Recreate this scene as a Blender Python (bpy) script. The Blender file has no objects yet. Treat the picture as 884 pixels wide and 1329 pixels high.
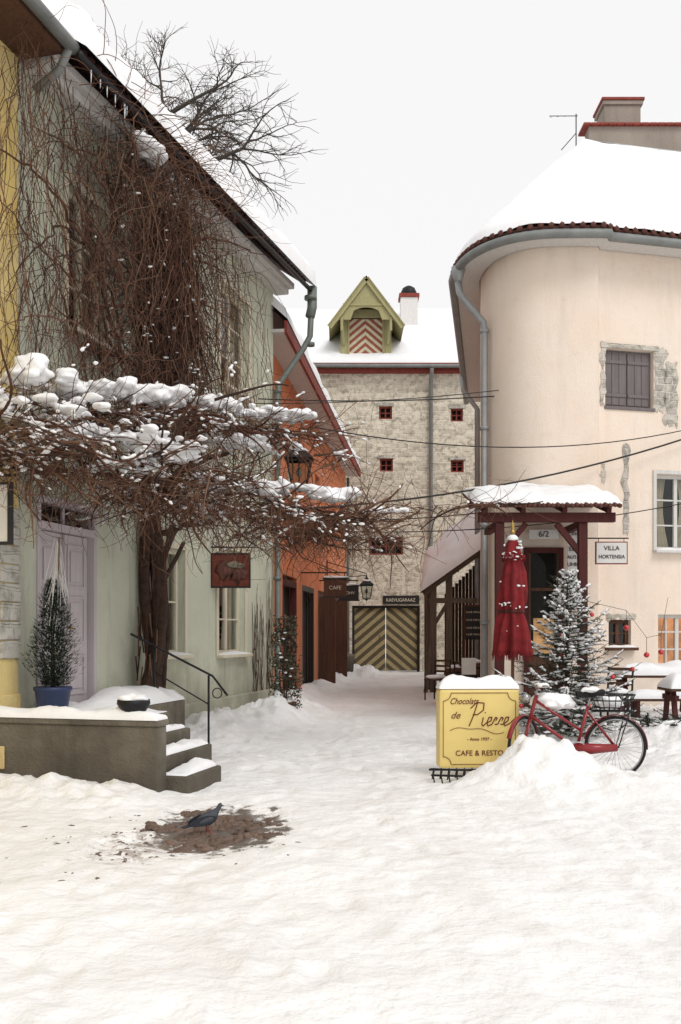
import bpy, bmesh, math, random
from mathutils import Vector, Matrix, noise
random.seed(7)
R=random.random
def U(a,b): return a+(b-a)*random.random()
V=Vector
scene=bpy.context.scene
# ------------------------------------------------------------------ materials
def newmat(name):
    m=bpy.data.materials.new(name); m.use_nodes=True
    nt=m.node_tree; b=nt.nodes["Principled BSDF"]
    b.inputs['Roughness'].default_value=.8
    b.inputs['Specular IOR Level'].default_value=.25
    return m,nt,b
def nd(nt,t,**k):
    n=nt.nodes.new(t)
    for a,v in k.items(): setattr(n,a,v)
    return n
def c4(c): return (c[0],c[1],c[2],1)
def objco(nt,scale=(1,1,1),loc=(0,0,0)):
    tc=nd(nt,'ShaderNodeTexCoord'); mp=nd(nt,'ShaderNodeMapping')
    mp.inputs['Scale'].default_value=scale; mp.inputs['Location'].default_value=loc
    nt.links.new(tc.outputs['Object'],mp.inputs['Vector']); return mp.outputs['Vector']
def noi(nt,vec,scale,detail=5,rough=.6,dist=0):
    n=nd(nt,'ShaderNodeTexNoise'); n.inputs['Scale'].default_value=scale; n.inputs['Detail'].default_value=detail
    n.inputs['Roughness'].default_value=rough; n.inputs['Distortion'].default_value=dist
    nt.links.new(vec,n.inputs['Vector']); return n.outputs['Fac']
def ramp(nt,fac,a,b,ca=(0,0,0),cb=(1,1,1)):
    r=nd(nt,'ShaderNodeValToRGB'); e=r.color_ramp.elements
    e[0].position=a; e[1].position=b; e[0].color=c4(ca); e[1].color=c4(cb)
    nt.links.new(fac,r.inputs['Fac']); return r.outputs['Color']
def mixc(nt,fac,a,b,mode='MIX'):
    m=nd(nt,'ShaderNodeMix',data_type='RGBA',blend_type=mode)
    for s,v in ((m.inputs[0],fac),(m.inputs[6],a),(m.inputs[7],b)):
        if isinstance(v,bpy.types.NodeSocket): nt.links.new(v,s)
        elif isinstance(v,(int,float)): s.default_value=v
        else: s.default_value=c4(v)
    return m.outputs[2]
def math_(nt,op,a,b=None):
    m=nd(nt,'ShaderNodeMath',operation=op)
    for i,v in enumerate((a,b)):
        if v is None: continue
        if isinstance(v,bpy.types.NodeSocket): nt.links.new(v,m.inputs[i])
        else: m.inputs[i].default_value=v
    return m.outputs[0]
def bump(nt,b,h,strength=.3,dist=.02,prev=None):
    n=nd(nt,'ShaderNodeBump'); n.inputs['Strength'].default_value=strength; n.inputs['Distance'].default_value=dist
    nt.links.new(h,n.inputs['Height'])
    if prev: nt.links.new(prev,n.inputs['Normal'])
    nt.links.new(n.outputs['Normal'],b.inputs['Normal']); return n.outputs['Normal']
def plaster(name,c1,c2,dirt=(.25,.22,.18),bs=.35,dirt_amt=.5):
    m,nt,b=newmat(name); v=objco(nt)
    col=mixc(nt,ramp(nt,noi(nt,v,.7,8,.65),.35,.65),c1,c2)
    st=ramp(nt,noi(nt,objco(nt,(2.2,2.2,.28)),1.2,7,.7),.5,.78)
    col=mixc(nt,math_(nt,'MULTIPLY',st,dirt_amt),col,dirt)
    bl=ramp(nt,noi(nt,v,3.1,8,.7),.58,.72)
    col=mixc(nt,math_(nt,'MULTIPLY',bl,dirt_amt*.6),col,tuple(x*.72 for x in c1))
    sx=nd(nt,'ShaderNodeSeparateXYZ'); nt.links.new(v,sx.inputs[0])
    low=math_(nt,'SUBTRACT',math_(nt,'MULTIPLY',noi(nt,v,1.8,6),2.4),sx.outputs['Z'])
    col=mixc(nt,math_(nt,'MULTIPLY',ramp(nt,low,0,.9),.6*dirt_amt+.15),col,dirt)
    nt.links.new(col,b.inputs['Base Color']); b.inputs['Roughness'].default_value=.92
    h=mixc(nt,.5,noi(nt,v,4,6,.6),noi(nt,v,38,4,.6))
    bump(nt,b,h,bs,.05); return m
def simple(name,c,rough=.6,var=.25,sc=6,metal=0,bs=.15,spec=.3):
    m,nt,b=newmat(name); v=objco(nt)
    col=mixc(nt,ramp(nt,noi(nt,v,sc,6,.65),.3,.7),c,tuple(x*(1-var) for x in c))
    nt.links.new(col,b.inputs['Base Color']); b.inputs['Roughness'].default_value=rough
    b.inputs['Metallic'].default_value=metal; b.inputs['Specular IOR Level'].default_value=spec
    if bs: bump(nt,b,noi(nt,v,sc*5,4),bs,.01)
    return m
def wood(name,c,axis='z',var=.45,rough=.75):
    m,nt,b=newmat(name)
    s={'z':(14,14,.8),'x':(.8,14,14),'y':(14,.8,14)}[axis]
    n=noi(nt,objco(nt,s),1.5,6,.7,.4)
    col=mixc(nt,ramp(nt,n,.3,.7),c,tuple(x*(1-var) for x in c))
    nt.links.new(col,b.inputs['Base Color']); b.inputs['Roughness'].default_value=rough
    bump(nt,b,n,.4,.01); return m
def snowmat(name,c1=(.88,.88,.885),c2=(.82,.82,.825),ground=False):
    m,nt,b=newmat(name); v=objco(nt)
    col=mixc(nt,ramp(nt,noi(nt,v,1.3,7,.6),.35,.7),c1,c2)
    if ground:
        d=ramp(nt,noi(nt,v,.8,5,.6,.3),.46,.70)
        col=mixc(nt,math_(nt,'MULTIPLY',d,.5),col,(.70,.665,.63))
        d=ramp(nt,noi(nt,objco(nt,(1.9,.5,1)),1.0,6,.62,.2),.50,.68)
        col=mixc(nt,math_(nt,'MULTIPLY',d,.4),col,(.67,.64,.60))
        d=ramp(nt,noi(nt,v,6,4,.6,.2),.56,.70)
        col=mixc(nt,math_(nt,'MULTIPLY',d,.16),col,(.62,.59,.56))
        sp=ramp(nt,noi(nt,v,26,3,.6),.69,.75)
        mk=ramp(nt,noi(nt,v,1.7,4,.6),.5,.66)
        col=mixc(nt,math_(nt,'MULTIPLY',math_(nt,'MULTIPLY',sp,mk),.45),col,(.3,.24,.18))
        vd=nd(nt,'ShaderNodeVectorMath',operation='DISTANCE'); mp=objco(nt,(1,.6,0)); nt.links.new(mp,vd.inputs[0]); vd.inputs[1].default_value=(-1.05,8.4*.6,0)
        a=math_(nt,'MULTIPLY',math_(nt,'ADD',vd.outputs['Value'],math_(nt,'MULTIPLY',noi(nt,v,6,8,.75),1.3)),.5)
        col=mixc(nt,ramp(nt,a,.555,.62,(.92,.92,.92),(0,0,0)),col,(.085,.062,.045))
        vd=nd(nt,'ShaderNodeVectorMath',operation='DISTANCE'); nt.links.new(mp,vd.inputs[0]); vd.inputs[1].default_value=(-1.6,7.7*.6,0)
        a=math_(nt,'MULTIPLY',math_(nt,'ADD',math_(nt,'MULTIPLY',vd.outputs['Value'],.35),math_(nt,'MULTIPLY',noi(nt,v,8,8,.8),1.3)),.5)
        col=mixc(nt,ramp(nt,a,.30,.37,(.75,.75,.75),(0,0,0)),col,(.25,.19,.14))
    nt.links.new(col,b.inputs['Base Color']); b.inputs['Roughness'].default_value=.75
    b.inputs['Specular IOR Level'].default_value=.2
    if ground:
        p=bump(nt,b,noi(nt,v,5.0,4,.55),.6,.08)
        bump(nt,b,noi(nt,v,24,3,.5),.30,.02,p)
    else:
        bump(nt,b,noi(nt,v,14,6,.6),.35,.03)
    return m
def stone(name,swap='xz',w=.42,h=.15,c1=(.50,.45,.36),c2=(.30,.265,.21),mort=(.56,.52,.44),patch=.35,pc=(.60,.565,.48)):
    m,nt,b=newmat(name); tc=nd(nt,'ShaderNodeTexCoord'); sx=nd(nt,'ShaderNodeSeparateXYZ'); nt.links.new(tc.outputs['Object'],sx.inputs[0])
    cb=nd(nt,'ShaderNodeCombineXYZ')
    nt.links.new(sx.outputs['X' if swap[0]=='x' else 'Y'],cb.inputs[0]); nt.links.new(sx.outputs['Z'],cb.inputs[1])
    nn=nd(nt,'ShaderNodeTexNoise'); nn.inputs['Scale'].default_value=2.3; nn.inputs['Detail'].default_value=5; nt.links.new(cb.outputs[0],nn.inputs['Vector'])
    mx=nd(nt,'ShaderNodeVectorMath',operation='MULTIPLY_ADD'); nt.links.new(nn.outputs['Color'],mx.inputs[0]); mx.inputs[1].default_value=(.3,.16,0); nt.links.new(cb.outputs[0],mx.inputs[2])
    v=mx.outputs[0]
    br=nd(nt,'ShaderNodeTexBrick'); nt.links.new(v,br.inputs['Vector']); br.offset=.43; br.squash=.7; br.squash_frequency=3
    for k,x in (('Color1',c4(c1)),('Color2',c4(c2)),('Mortar',c4(mort)),('Scale',1),('Mortar Size',.022),('Mortar Smooth',.4),('Brick Width',w),('Row Height',h),('Bias',-.15)): br.inputs[k].default_value=x
    col=mixc(nt,math_(nt,'MULTIPLY',ramp(nt,noi(nt,v,5,6,.7),.48,.62),.7),br.outputs['Color'],tuple(x*.45 for x in c2))
    col=mixc(nt,math_(nt,'MULTIPLY',ramp(nt,noi(nt,v,.45,6,.65),.48,.62),patch),col,pc)
    col=mixc(nt,math_(nt,'MULTIPLY',ramp(nt,noi(nt,v,1.6,8,.7),.56,.7),.35),col,(.25,.21,.15))
    nt.links.new(col,b.inputs['Base Color']); b.inputs['Roughness'].default_value=.95
    hh=mixc(nt,.4,br.outputs['Fac'],noi(nt,v,9,6,.7)); n=nd(nt,'ShaderNodeInvert'); nt.links.new(hh,n.inputs['Color'])
    bump(nt,b,n.outputs[0],.8,.06); return m
def chevron(name,cx,ca,cb_,freq,axis='X',up=1):
    m,nt,b=newmat(name); tc=nd(nt,'ShaderNodeTexCoord'); sx=nd(nt,'ShaderNodeSeparateXYZ'); nt.links.new(tc.outputs['Object'],sx.inputs[0])
    ax=math_(nt,'MULTIPLY',math_(nt,'ABSOLUTE',math_(nt,'SUBTRACT',sx.outputs[axis],cx)),.85)
    t=math_(nt,'ADD' if up>0 else 'SUBTRACT',sx.outputs['Z'],ax)
    f=math_(nt,'FRACT',math_(nt,'MULTIPLY',t,freq))
    st=ramp(nt,f,.46,.52)
    gr=ramp(nt,noi(nt,objco(nt),9,6,.7),.3,.75,(.7,.7,.7),(1.1,1.1,1.1))
    col=mixc(nt,1.0,mixc(nt,st,ca,cb_),gr,'MULTIPLY')
    nt.links.new(col,b.inputs['Base Color']); bump(nt,b,math_(nt,'PINGPONG',f,.5),.5,.02); return m
def emis(name,c,s):
    m,nt,b=newmat(name); v=objco(nt)
    col=mixc(nt,ramp(nt,noi(nt,v,3,4),.3,.7),c,tuple(x*.35 for x in c))
    nt.links.new(col,b.inputs['Emission Color']); b.inputs['Emission Strength'].default_value=s; nt.links.new(col,b.inputs['Base Color']); return m
def glassmat():
    m=bpy.data.materials.new('window_glass'); m.use_nodes=True; nt=m.node_tree; nt.nodes.clear()
    o=nd(nt,'ShaderNodeOutputMaterial'); g=nd(nt,'ShaderNodeBsdfGlossy'); g.inputs['Roughness'].default_value=.03; t=nd(nt,'ShaderNodeBsdfTransparent'); t.inputs[0].default_value=(.75,.78,.76,1)
    mx=nd(nt,'ShaderNodeMixShader'); lw=nd(nt,'ShaderNodeLayerWeight'); lw.inputs['Blend'].default_value=.35
    nt.links.new(math_(nt,'MULTIPLY',lw.outputs['Facing'],.6),mx.inputs[0])
    nt.links.new(t.outputs[0],mx.inputs[1]); nt.links.new(g.outputs[0],mx.inputs[2]); nt.links.new(mx.outputs[0],o.inputs['Surface']); return m

GREEN=plaster('green_plaster',(.52,.535,.42),(.59,.60,.49),(.27,.24,.18),.5,.7)
YELLOW=plaster('yellow_plaster',(.70,.52,.18),(.74,.60,.30),(.38,.30,.18),.5,.65)
ORANGE=plaster('orange_plaster',(.64,.20,.09),(.68,.26,.13),(.34,.16,.10),.4,.55)
PEACH=plaster('peach_plaster',(.79,.655,.535),(.82,.71,.61),(.54,.47,.40),.4,.45)
STONE=stone('limestone_wall','xz',.50,.19,(.74,.665,.53),(.46,.40,.31),(.80,.74,.62),.35,(.78,.73,.62))
STONEL=stone('limestone_quoin','yz',.5,.2,(.55,.53,.48),(.42,.40,.35),(.5,.48,.42),.2)
RUBBLE=stone('exposed_rubble','xz',.3,.14,(.58,.54,.47),(.38,.35,.31),(.58,.54,.47),.1)
CONC=plaster('stoop_concrete',(.17,.145,.11),(.26,.23,.18),(.06,.052,.04),.7,.85)
SNOW=snowmat('snow'); GSNOW=snowmat('trampled_snow',(.88,.878,.875),(.835,.83,.825),True)
GLASS=glassmat(); DARK=simple('dark_interior',(.02,.018,.016),.9,bs=0)
CURT=simple('cream_curtain',(.66,.55,.40),.9,.3,3); WARM=emis('warm_room',(1,.55,.25),.4)
CREAM=wood('cream_painted_wood',(.70,.64,.50),'z',.2); WHITEW=wood('white_painted_wood',(.66,.64,.61),'z',.2)
LILAC=wood('lilac_painted_wood',(.55,.49,.505),'z',.2); GREYW=wood('grey_shutter',(.19,.165,.165),'z',.3)
DKRED=wood('dark_red_wood',(.085,.022,.02),'z',.35); BROWN=wood('brown_wood',(.12,.058,.035),'z',.5); OLDW=wood('weathered_wood',(.19,.15,.11),'z',.5)
OLIVE=wood('olive_painted_wood',(.40,.365,.185),'z',.25); REDTRIM=simple('red_roof_trim',(.28,.055,.038),.7,.4)
PIPE=simple('zinc_pipe',(.24,.25,.24),.55,.3,3,.2); PIPEG=simple('green_grey_pipe',(.19,.21,.19),.5,.3,3,.2); PIPEL=simple('light_zinc_pipe',(.36,.37,.37),.5,.25,3,.3)
IRON=simple('black_iron',(.02,.02,.022),.5,.3,8,.3); BLACKP=simple('black_paint',(.025,.022,.02),.45,.3)
BARK=simple('vine_bark',(.075,.042,.030),.9,.6,12,bs=.6); TWIG=simple('vine_twig',(.12,.052,.033),.9,.5,5,bs=0); TWIG2=simple('vine_twig_light',(.23,.125,.08),.9,.4,5,bs=0)
TREEB=simple('tree_bark',(.075,.062,.05),.9,.4,4,bs=0)
TILE=simple('roof_tile',(.15,.06,.045),.85,.5,7); CHIM=plaster('chimney_render',(.33,.28,.24),(.25,.215,.18),(.14,.115,.095),.5,.5)
WHITE=simple('white_board',(.72,.70,.67),.6,.1); INK=simple('dark_ink',(.03,.03,.03),.7); REDINK=simple('red_ink',(.3,.03,.02),.6)
SIGNY=simple('yellow_sign_paint',(.79,.61,.22),.45,.12,2,bs=0); SIGNR=simple('maroon_lettering',(.16,.03,.015),.5,bs=0)
RED=simple('red_bicycle_paint',(.30,.015,.02),.3,.4,5,bs=0,spec=.6); RUB=simple('rubber',(.02,.02,.02),.85); CHROME=simple('dull_chrome',(.45,.45,.45),.3,.3,8,.9,bs=0)
FABR=simple('red_umbrella_fabric',(.23,.016,.02),.85,.55,7,bs=.4); GOLD=simple('brass',(.45,.3,.08),.35,.3,9,.8)
NEED=simple('fir_needles',(.03,.050,.032),.8,.5,9,bs=0); NEED2=simple('fir_needles_light',(.065,.095,.055),.8,.4,9,bs=0)
BLUE=simple('blue_pot',(.03,.045,.11),.4,.2); BAUB=simple('red_bauble',(.5,.01,.015),.2,.1,bs=0,spec=.8)
COB=simple('cobblestone',(.20,.135,.105),.55,.6,5,bs=.6); LAMPG=simple('lantern_glass',(.35,.33,.28),.15,.3,bs=0,spec=.7)
PIG=simple('pigeon_feathers',(.07,.078,.095),.7,.4,20,bs=.2); PIGD=simple('pigeon_dark',(.03,.034,.045),.5,.3,20); PINK=simple('pigeon_leg',(.4,.12,.1),.6)
BOARD=simple('painted_signboard',(.20,.045,.028),.6,.6,9); ICE=simple('icicle',(.75,.8,.85),.1,.05,bs=0,spec=.6)
GATE=chevron('gate_chevron',(501-442)*.03181,(.40,.325,.17),(.11,.09,.055),2.5,'X',1)
HATCH=chevron('hatch_chevron',1.03,(.62,.55,.41),(.32,.10,.06),3.3,'X',1)
# ------------------------------------------------------------------ mesh builder
def ico(n):
    bm=bmesh.new(); bmesh.ops.create_icosphere(bm,subdivisions=n,radius=1); vs=[v.co.copy() for v in bm.verts]; fs=[tuple(v.index for v in f.verts) for f in bm.faces]; bm.free(); return vs,fs
ICO={1:ico(1),2:ico(2),3:ico(3)}
def grp(name,loc=(0,0,0)):
    e=bpy.data.objects.new(name,None); e.location=loc; e.empty_display_size=.3; scene.collection.objects.link(e); return e
def setpar(o,p):
    if p: o.parent=p; o.matrix_parent_inverse=Matrix.Translation(-V(p.location))
class MB:
    def __init__(s,name,parent=None,fr=None): s.n=name;s.p=parent;s.fr=fr;s.v=[];s.f=[];s.mi=[];s.sm=[];s.ms=[]
    def m(s,mat):
        if mat not in s.ms: s.ms.append(mat)
        return s.ms.index(mat)
    def add(s,vs,fs,mat,smooth=False):
        o=len(s.v); i=s.m(mat)
        if s.fr: vs=[s.fr(*v) for v in vs]
        s.v.extend(vs)
        for f in fs: s.f.append(tuple(o+k for k in f)); s.mi.append(i); s.sm.append(smooth)
    def poly(s,pts,mat): s.add([V(p) for p in pts],[tuple(range(len(pts)))],mat)
    def box(s,x0,x1,y0,y1,z0,z1,mat):
        s.add([V((x,y,z)) for z in (z0,z1) for y in (y0,y1) for x in (x0,x1)],[(0,1,3,2),(4,6,7,5),(0,4,5,1),(2,3,7,6),(0,2,6,4),(1,5,7,3)],mat)
    def beam(s,a,b,w,h,mat,up=(0,0,1)):
        a=V(a);b=V(b);t=(b-a).normalized();u=V(up)
        if abs(t.dot(u))>.98:u=V((0,1,0))
        sd=t.cross(u).normalized();u=sd.cross(t).normalized();vs=[]
        for p in(a,b):
            for i,j in((-1,-1),(1,-1),(1,1),(-1,1)): vs.append(p+sd*(i*w/2)+u*(j*h/2))
        s.add(vs,[(0,1,2,3),(7,6,5,4),(0,4,5,1),(1,5,6,2),(2,6,7,3),(3,7,4,0)],mat)
    def tube(s,pts,r,mat,sides=8,caps=True,smooth=True):
        pts=[V(p) for p in pts];n=len(pts)
        rs=[r]*n if isinstance(r,(int,float)) else r
        if len(rs)==2 and n>2: rs=[rs[0]+(rs[1]-rs[0])*i/(n-1) for i in range(n)]
        vs=[];u=None
        for i,p in enumerate(pts):
            t=(pts[min(i+1,n-1)]-pts[max(i-1,0)])
            if t.length<1e-9:t=V((0,0,1))
            t.normalize()
            if u is None:
                u=t.cross(V((.31,.52,.79)));u.normalize()
            else:
                u=u-t*u.dot(t)
                if u.length<1e-6:u=t.orthogonal()
                u.normalize()
            w=t.cross(u)
            for k in range(sides):
                a=6.28318*k/sides; vs.append(p+(u*math.cos(a)+w*math.sin(a))*rs[i])
        fs=[(i*sides+k,i*sides+(k+1)%sides,(i+1)*sides+(k+1)%sides,(i+1)*sides+k) for i in range(n-1) for k in range(sides)]
        if caps and sides>3: fs+= [tuple(range(sides))[::-1],tuple(range((n-1)*sides,n*sides))]
        s.add(vs,fs,mat,smooth)
    def blob(s,c,r,mat,lv=1,am=.25,fq=1.5,rot=None):
        c=V(c);vs,fs=ICO[lv]; sd=V((U(0,99),U(0,99),U(0,99))); out=[]
        for v in vs:
            k=1+am*noise.noise(v*fq+sd)*1.8; q=V((v.x*r[0]*k,v.y*r[1]*k,v.z*r[2]*k))
            if rot: q=rot@q
            out.append(c+q)
        s.add(out,fs,mat,True)
    def lathe(s,c,prof,mat,seg=16,mod=None):
        c=V(c);vs=[]
        for r,z in prof:
            for k in range(seg):
                a=6.28318*k/seg; rr=r*(mod(a,z) if mod else 1); vs.append(c+V((rr*math.cos(a),rr*math.sin(a),z)))
        n=len(prof);fs=[(i*seg+k,i*seg+(k+1)%seg,(i+1)*seg+(k+1)%seg,(i+1)*seg+k) for i in range(n-1) for k in range(seg)]
        fs+=[tuple(range(seg))[::-1],tuple(range((n-1)*seg,n*seg))]
        s.add(vs,fs,mat,True)
    def ring(s,c,R_,r,mat,ax='y',seg=40,sides=8,a0=0,a1=360):
        pts=[]
        for i in range(seg+1):
            a=math.radians(a0+(a1-a0)*i/seg); x,y=R_*math.cos(a),R_*math.sin(a)
            pts.append(V(c)+(V((x,0,y)) if ax=='y' else V((0,x,y)) if ax=='x' else V((x,y,0))))
        s.tube(pts,r,mat,sides,caps=(a1-a0!=360))
    def grid(s,P,mat,smooth=True):
        nu=len(P);nv=len(P[0]);vs=[p for row in P for p in row]
        s.add(vs,[(i*nv+j,i*nv+j+1,(i+1)*nv+j+1,(i+1)*nv+j) for i in range(nu-1) for j in range(nv-1)],mat,smooth)
    def build(s,bevel=0,recalc=True):
        me=bpy.data.meshes.new(s.n); me.from_pydata([tuple(v) for v in s.v],[],s.f)
        for m in s.ms: me.materials.append(m)
        me.polygons.foreach_set('material_index',s.mi); me.polygons.foreach_set('use_smooth',s.sm)
        if recalc:
            bm=bmesh.new();bm.from_mesh(me);bmesh.ops.recalc_face_normals(bm,faces=bm.faces);bm.to_mesh(me);bm.free()
        o=bpy.data.objects.new(s.n,me); scene.collection.objects.link(o); setpar(o,s.p)
        if bevel:
            b=o.modifiers.new('bevel','BEVEL'); b.width=bevel; b.segments=2; b.limit_method='ANGLE'; b.angle_limit=.7
        return o
def snowcap(mb,P,nu,nv,lu,lv,th,mat=None,am=.4,fq=1.2,edge=.12):
    rows=[]
    for i in range(nu+1):
        row=[]
        for j in range(nv+1):
            u=i/nu;v=j/nv
            u2=.5-.5*math.cos(math.pi*u) if nu<40 else u; v2=.5-.5*math.cos(math.pi*v)
            p=V(P(u2,v2)); d=min(u2*lu,(1-u2)*lu,v2*lv,(1-v2)*lv); e=min(1,d/edge); e=math.sqrt(max(0,1-(1-e)**2))
            k=1+am*noise.noise(p*fq)+am*.4*noise.noise(p*fq*3.3)
            p=p+V((0,0,th*e*k)); row.append(p)
        rows.append(row)
    mb.grid(rows,mat or SNOW)
def text(body,size,mat,M,parent,name='lettering',shear=0,ext=.004,sx=1):
    cu=bpy.data.curves.new(name,'FONT'); cu.body=body; cu.size=size; cu.align_x='CENTER'; cu.align_y='CENTER'; cu.extrude=ext; cu.shear=shear
    ob=bpy.data.objects.new('t',cu); scene.collection.objects.link(ob); bpy.context.view_layer.update()
    me=bpy.data.meshes.new_from_object(ob.evaluated_get(bpy.context.evaluated_depsgraph_get())); bpy.data.objects.remove(ob)
    me.materials.clear(); me.materials.append(mat); me.transform(M@Matrix.Diagonal((sx,1,1,1)))
    o=bpy.data.objects.new(name,me); scene.collection.objects.link(o); setpar(o,parent); return o
def face_cam(x,y,z): return Matrix.Translation((x,y,z))@Matrix.Rotation(math.pi/2,4,'X')
def fuse(o,vox,it=2):
    m_=o.modifiers.new('remesh','REMESH');m_.mode='VOXEL';m_.voxel_size=vox;m_.use_smooth_shade=True
    m_=o.modifiers.new('smooth','SMOOTH');m_.iterations=it;m_.factor=.5
# ------------------------------------------------------------------ wall helpers
def frame(ox,oy,dx,dy,flip=1):
    l=math.hypot(dx,dy);dx/=l;dy/=l
    nx,ny=(dy*flip,-dx*flip)
    return lambda a,n,z: V((ox+dx*a+nx*n,oy+dy*a+ny*n,z))
def wall(mb,a0,a1,z0,z1,ops,mat,depth=.2,n0=0):
    A=sorted({a0,a1,*[o[0] for o in ops],*[o[1] for o in ops]});Z=sorted({z0,z1,*[o[2] for o in ops],*[o[3] for o in ops]})
    for i in range(len(A)-1):
        for j in range(len(Z)-1):
            ca=(A[i]+A[i+1])/2;cz=(Z[j]+Z[j+1])/2
            if any(o[0]<ca<o[1] and o[2]<cz<o[3] for o in ops): continue
            mb.poly([(A[i],n0,Z[j]),(A[i+1],n0,Z[j]),(A[i+1],n0,Z[j+1]),(A[i],n0,Z[j+1])],mat)
    for o in ops:
        p,q,r,t=o[:4];d=n0-depth
        mb.poly([(p,n0,r),(p,d,r),(p,d,t),(p,n0,t)],mat);mb.poly([(q,n0,r),(q,d,r),(q,d,t),(q,n0,t)],mat)
        mb.poly([(p,n0,r),(q,n0,r),(q,d,r),(p,d,r)],mat);mb.poly([(p,n0,t),(q,n0,t),(q,d,t),(p,d,t)],mat)
def window(name,par,fr,a0,a1,z0,z1,n,fm,cols=2,rows=3,curtain=True,back=None,sill=True,fw=.07,bar=.03):
    g=MB(name,par,fr)
    g.box(a0,a1,n-.07,n,z0,z0+fw,fm);g.box(a0,a1,n-.07,n,z1-fw,z1,fm);g.box(a0,a0+fw,n-.068,n-.002,z0+fw,z1-fw,fm);g.box(a1-fw,a1,n-.068,n-.002,z0+fw,z1-fw,fm)
    for i in range(1,cols):
        c=a0+(a1-a0)*i/cols;w=fw*.55 if cols==2 or i==cols//2 else bar/2;g.box(c-w,c+w,n-.062,n+.004,z0+fw,z1-fw,fm)
    for j in range(1,rows):
        c=z0+(z1-z0)*j/rows;g.box(a0+fw,a1-fw,n-.056,n-.006,c-bar/2,c+bar/2,fm)
    g.build(.006)
    q=MB(name+'_pane',par,fr);q.poly([(a0+.02,n-.035,z0),(a1-.02,n-.035,z0),(a1-.02,n-.035,z1),(a0+.02,n-.035,z1)],GLASS);q.build()
    q=MB(name+'_room',par,fr);b=back or DARK
    q.poly([(a0,n-.6,z0),(a1,n-.6,z0),(a1,n-.6,z1),(a0,n-.6,z1)],b)
    for aa in(a0,a1): q.poly([(aa,n-.075,z0),(aa,n-.6,z0),(aa,n-.6,z1),(aa,n-.075,z1)],b)
    for zz in(z0,z1): q.poly([(a0,n-.075,zz),(a1,n-.075,zz),(a1,n-.6,zz),(a0,n-.6,zz)],b)
    if curtain:
        for sgn in(0,1):
            rows_=[]
            for i in range(17):
                u=i/16;row=[]
                for j in range(5):
                    v=j/4;w=(a1-a0)*(.42-.14*math.sin(v*math.pi*.8));x=u*w;aa=a0+.03+x if sgn==0 else a1-.03-x
                    row.append(V((aa,n-.16+.025*math.sin(u*28),z0+.05+(z1-z0-.1)*v)))
                rows_.append(row)
            q.grid(rows_,CURT)
    q.build()
    if sill:
        q=MB(name+'_sill',par,fr);q.box(a0-.08,a1+.08,n-.02,n+.25,z0-.06,z0-.003,fm);q.build(.01)
        q=MB(name+'_sill_snow',par,fr);rows_=[]
        for i in range(13):
            u=i/12;rows_.append([V((a0-.06+(a1-a0+.12)*u,n+.03+.21*v,z0-.004+.05*math.sin(math.pi*v)**.6*math.sin(math.pi*u)**.4*(1+.5*noise.noise(V((a0+u*4,v,z0)))))) for v in(0,.25,.5,.75,1)])
        q.grid(rows_,SNOW);q.build()

# ================================================================== GROUND
OX,OY=-3.69,11.26
L=frame(OX,OY,.256,1)
def Linv(x,y):
    l=math.hypot(.256,1);dx,dy=.256/l,1/l;rx,ry=x-OX,y-OY;return rx*dx+ry*dy,rx*dy-ry*dx
OR=frame(-1.6,20.4,1.8,18.1)
def ORinv(x,y):
    l=math.hypot(1.8,18.1);dx,dy=1.8/l,18.1/l;rx,ry=x+1.6,y-20.4;return rx*dx+ry*dy,rx*dy-ry*dx
def G(x,y,s): return math.exp(-((x/s)**2))
def sm(a,b,x): t=max(0,min(1,(x-a)/(b-a)));return t*t*(3-2*t)
def E2(x,y,cx,cy,sx,sy,pw=1): return math.exp(-(((x-cx)/sx)**2+((y-cy)/sy)**2)**pw)
FP={}
for k in range(10):
    x=U(-2.0,2.6);y=3.6;hd_=U(-.16,.16);sd=1
    while y<26:
        y+=U(.55,.75);x+=math.sin(hd_)*.65;hd_+=U(-.12,.12);sd=-sd
        fx,fy=x+sd*.11,y
        s_,n_=Linv(fx,fy)
        if n_<1.2 or fx>2.6: hd_=-hd_*.5+(.15 if n_<1.2 else -.15); continue
        FP.setdefault((int(math.floor(fx)),int(math.floor(fy))),[]).append((fx,fy,math.cos(hd_),math.sin(hd_),U(.6,1.2)))
for k in range(380):
    fx,fy=U(-3,4.5),U(3.6,18);a=U(-1.2,1.2);FP.setdefault((int(math.floor(fx)),int(math.floor(fy))),[]).append((fx,fy,math.cos(a),math.sin(a),U(.25,.8)))
def foot(x,y):
    h=0;ix,iy=int(math.floor(x)),int(math.floor(y))
    for i in(-1,0,1):
        for j in(-1,0,1):
            for fx,fy,c_,s_,d in FP.get((ix+i,iy+j),()):
                dx,dy=x-fx,y-fy
                if abs(dx)>.4 or abs(dy)>.4: continue
                a=(dx*s_+dy*c_)/.16;b=(dx*c_-dy*s_)/.07;q=a*a+b*b
                if q<7: h+=d*(-.020*math.exp(-q*q*.5)+.006*math.exp(-((math.sqrt(q)-1.5)/.4)**2))
    return h
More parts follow.
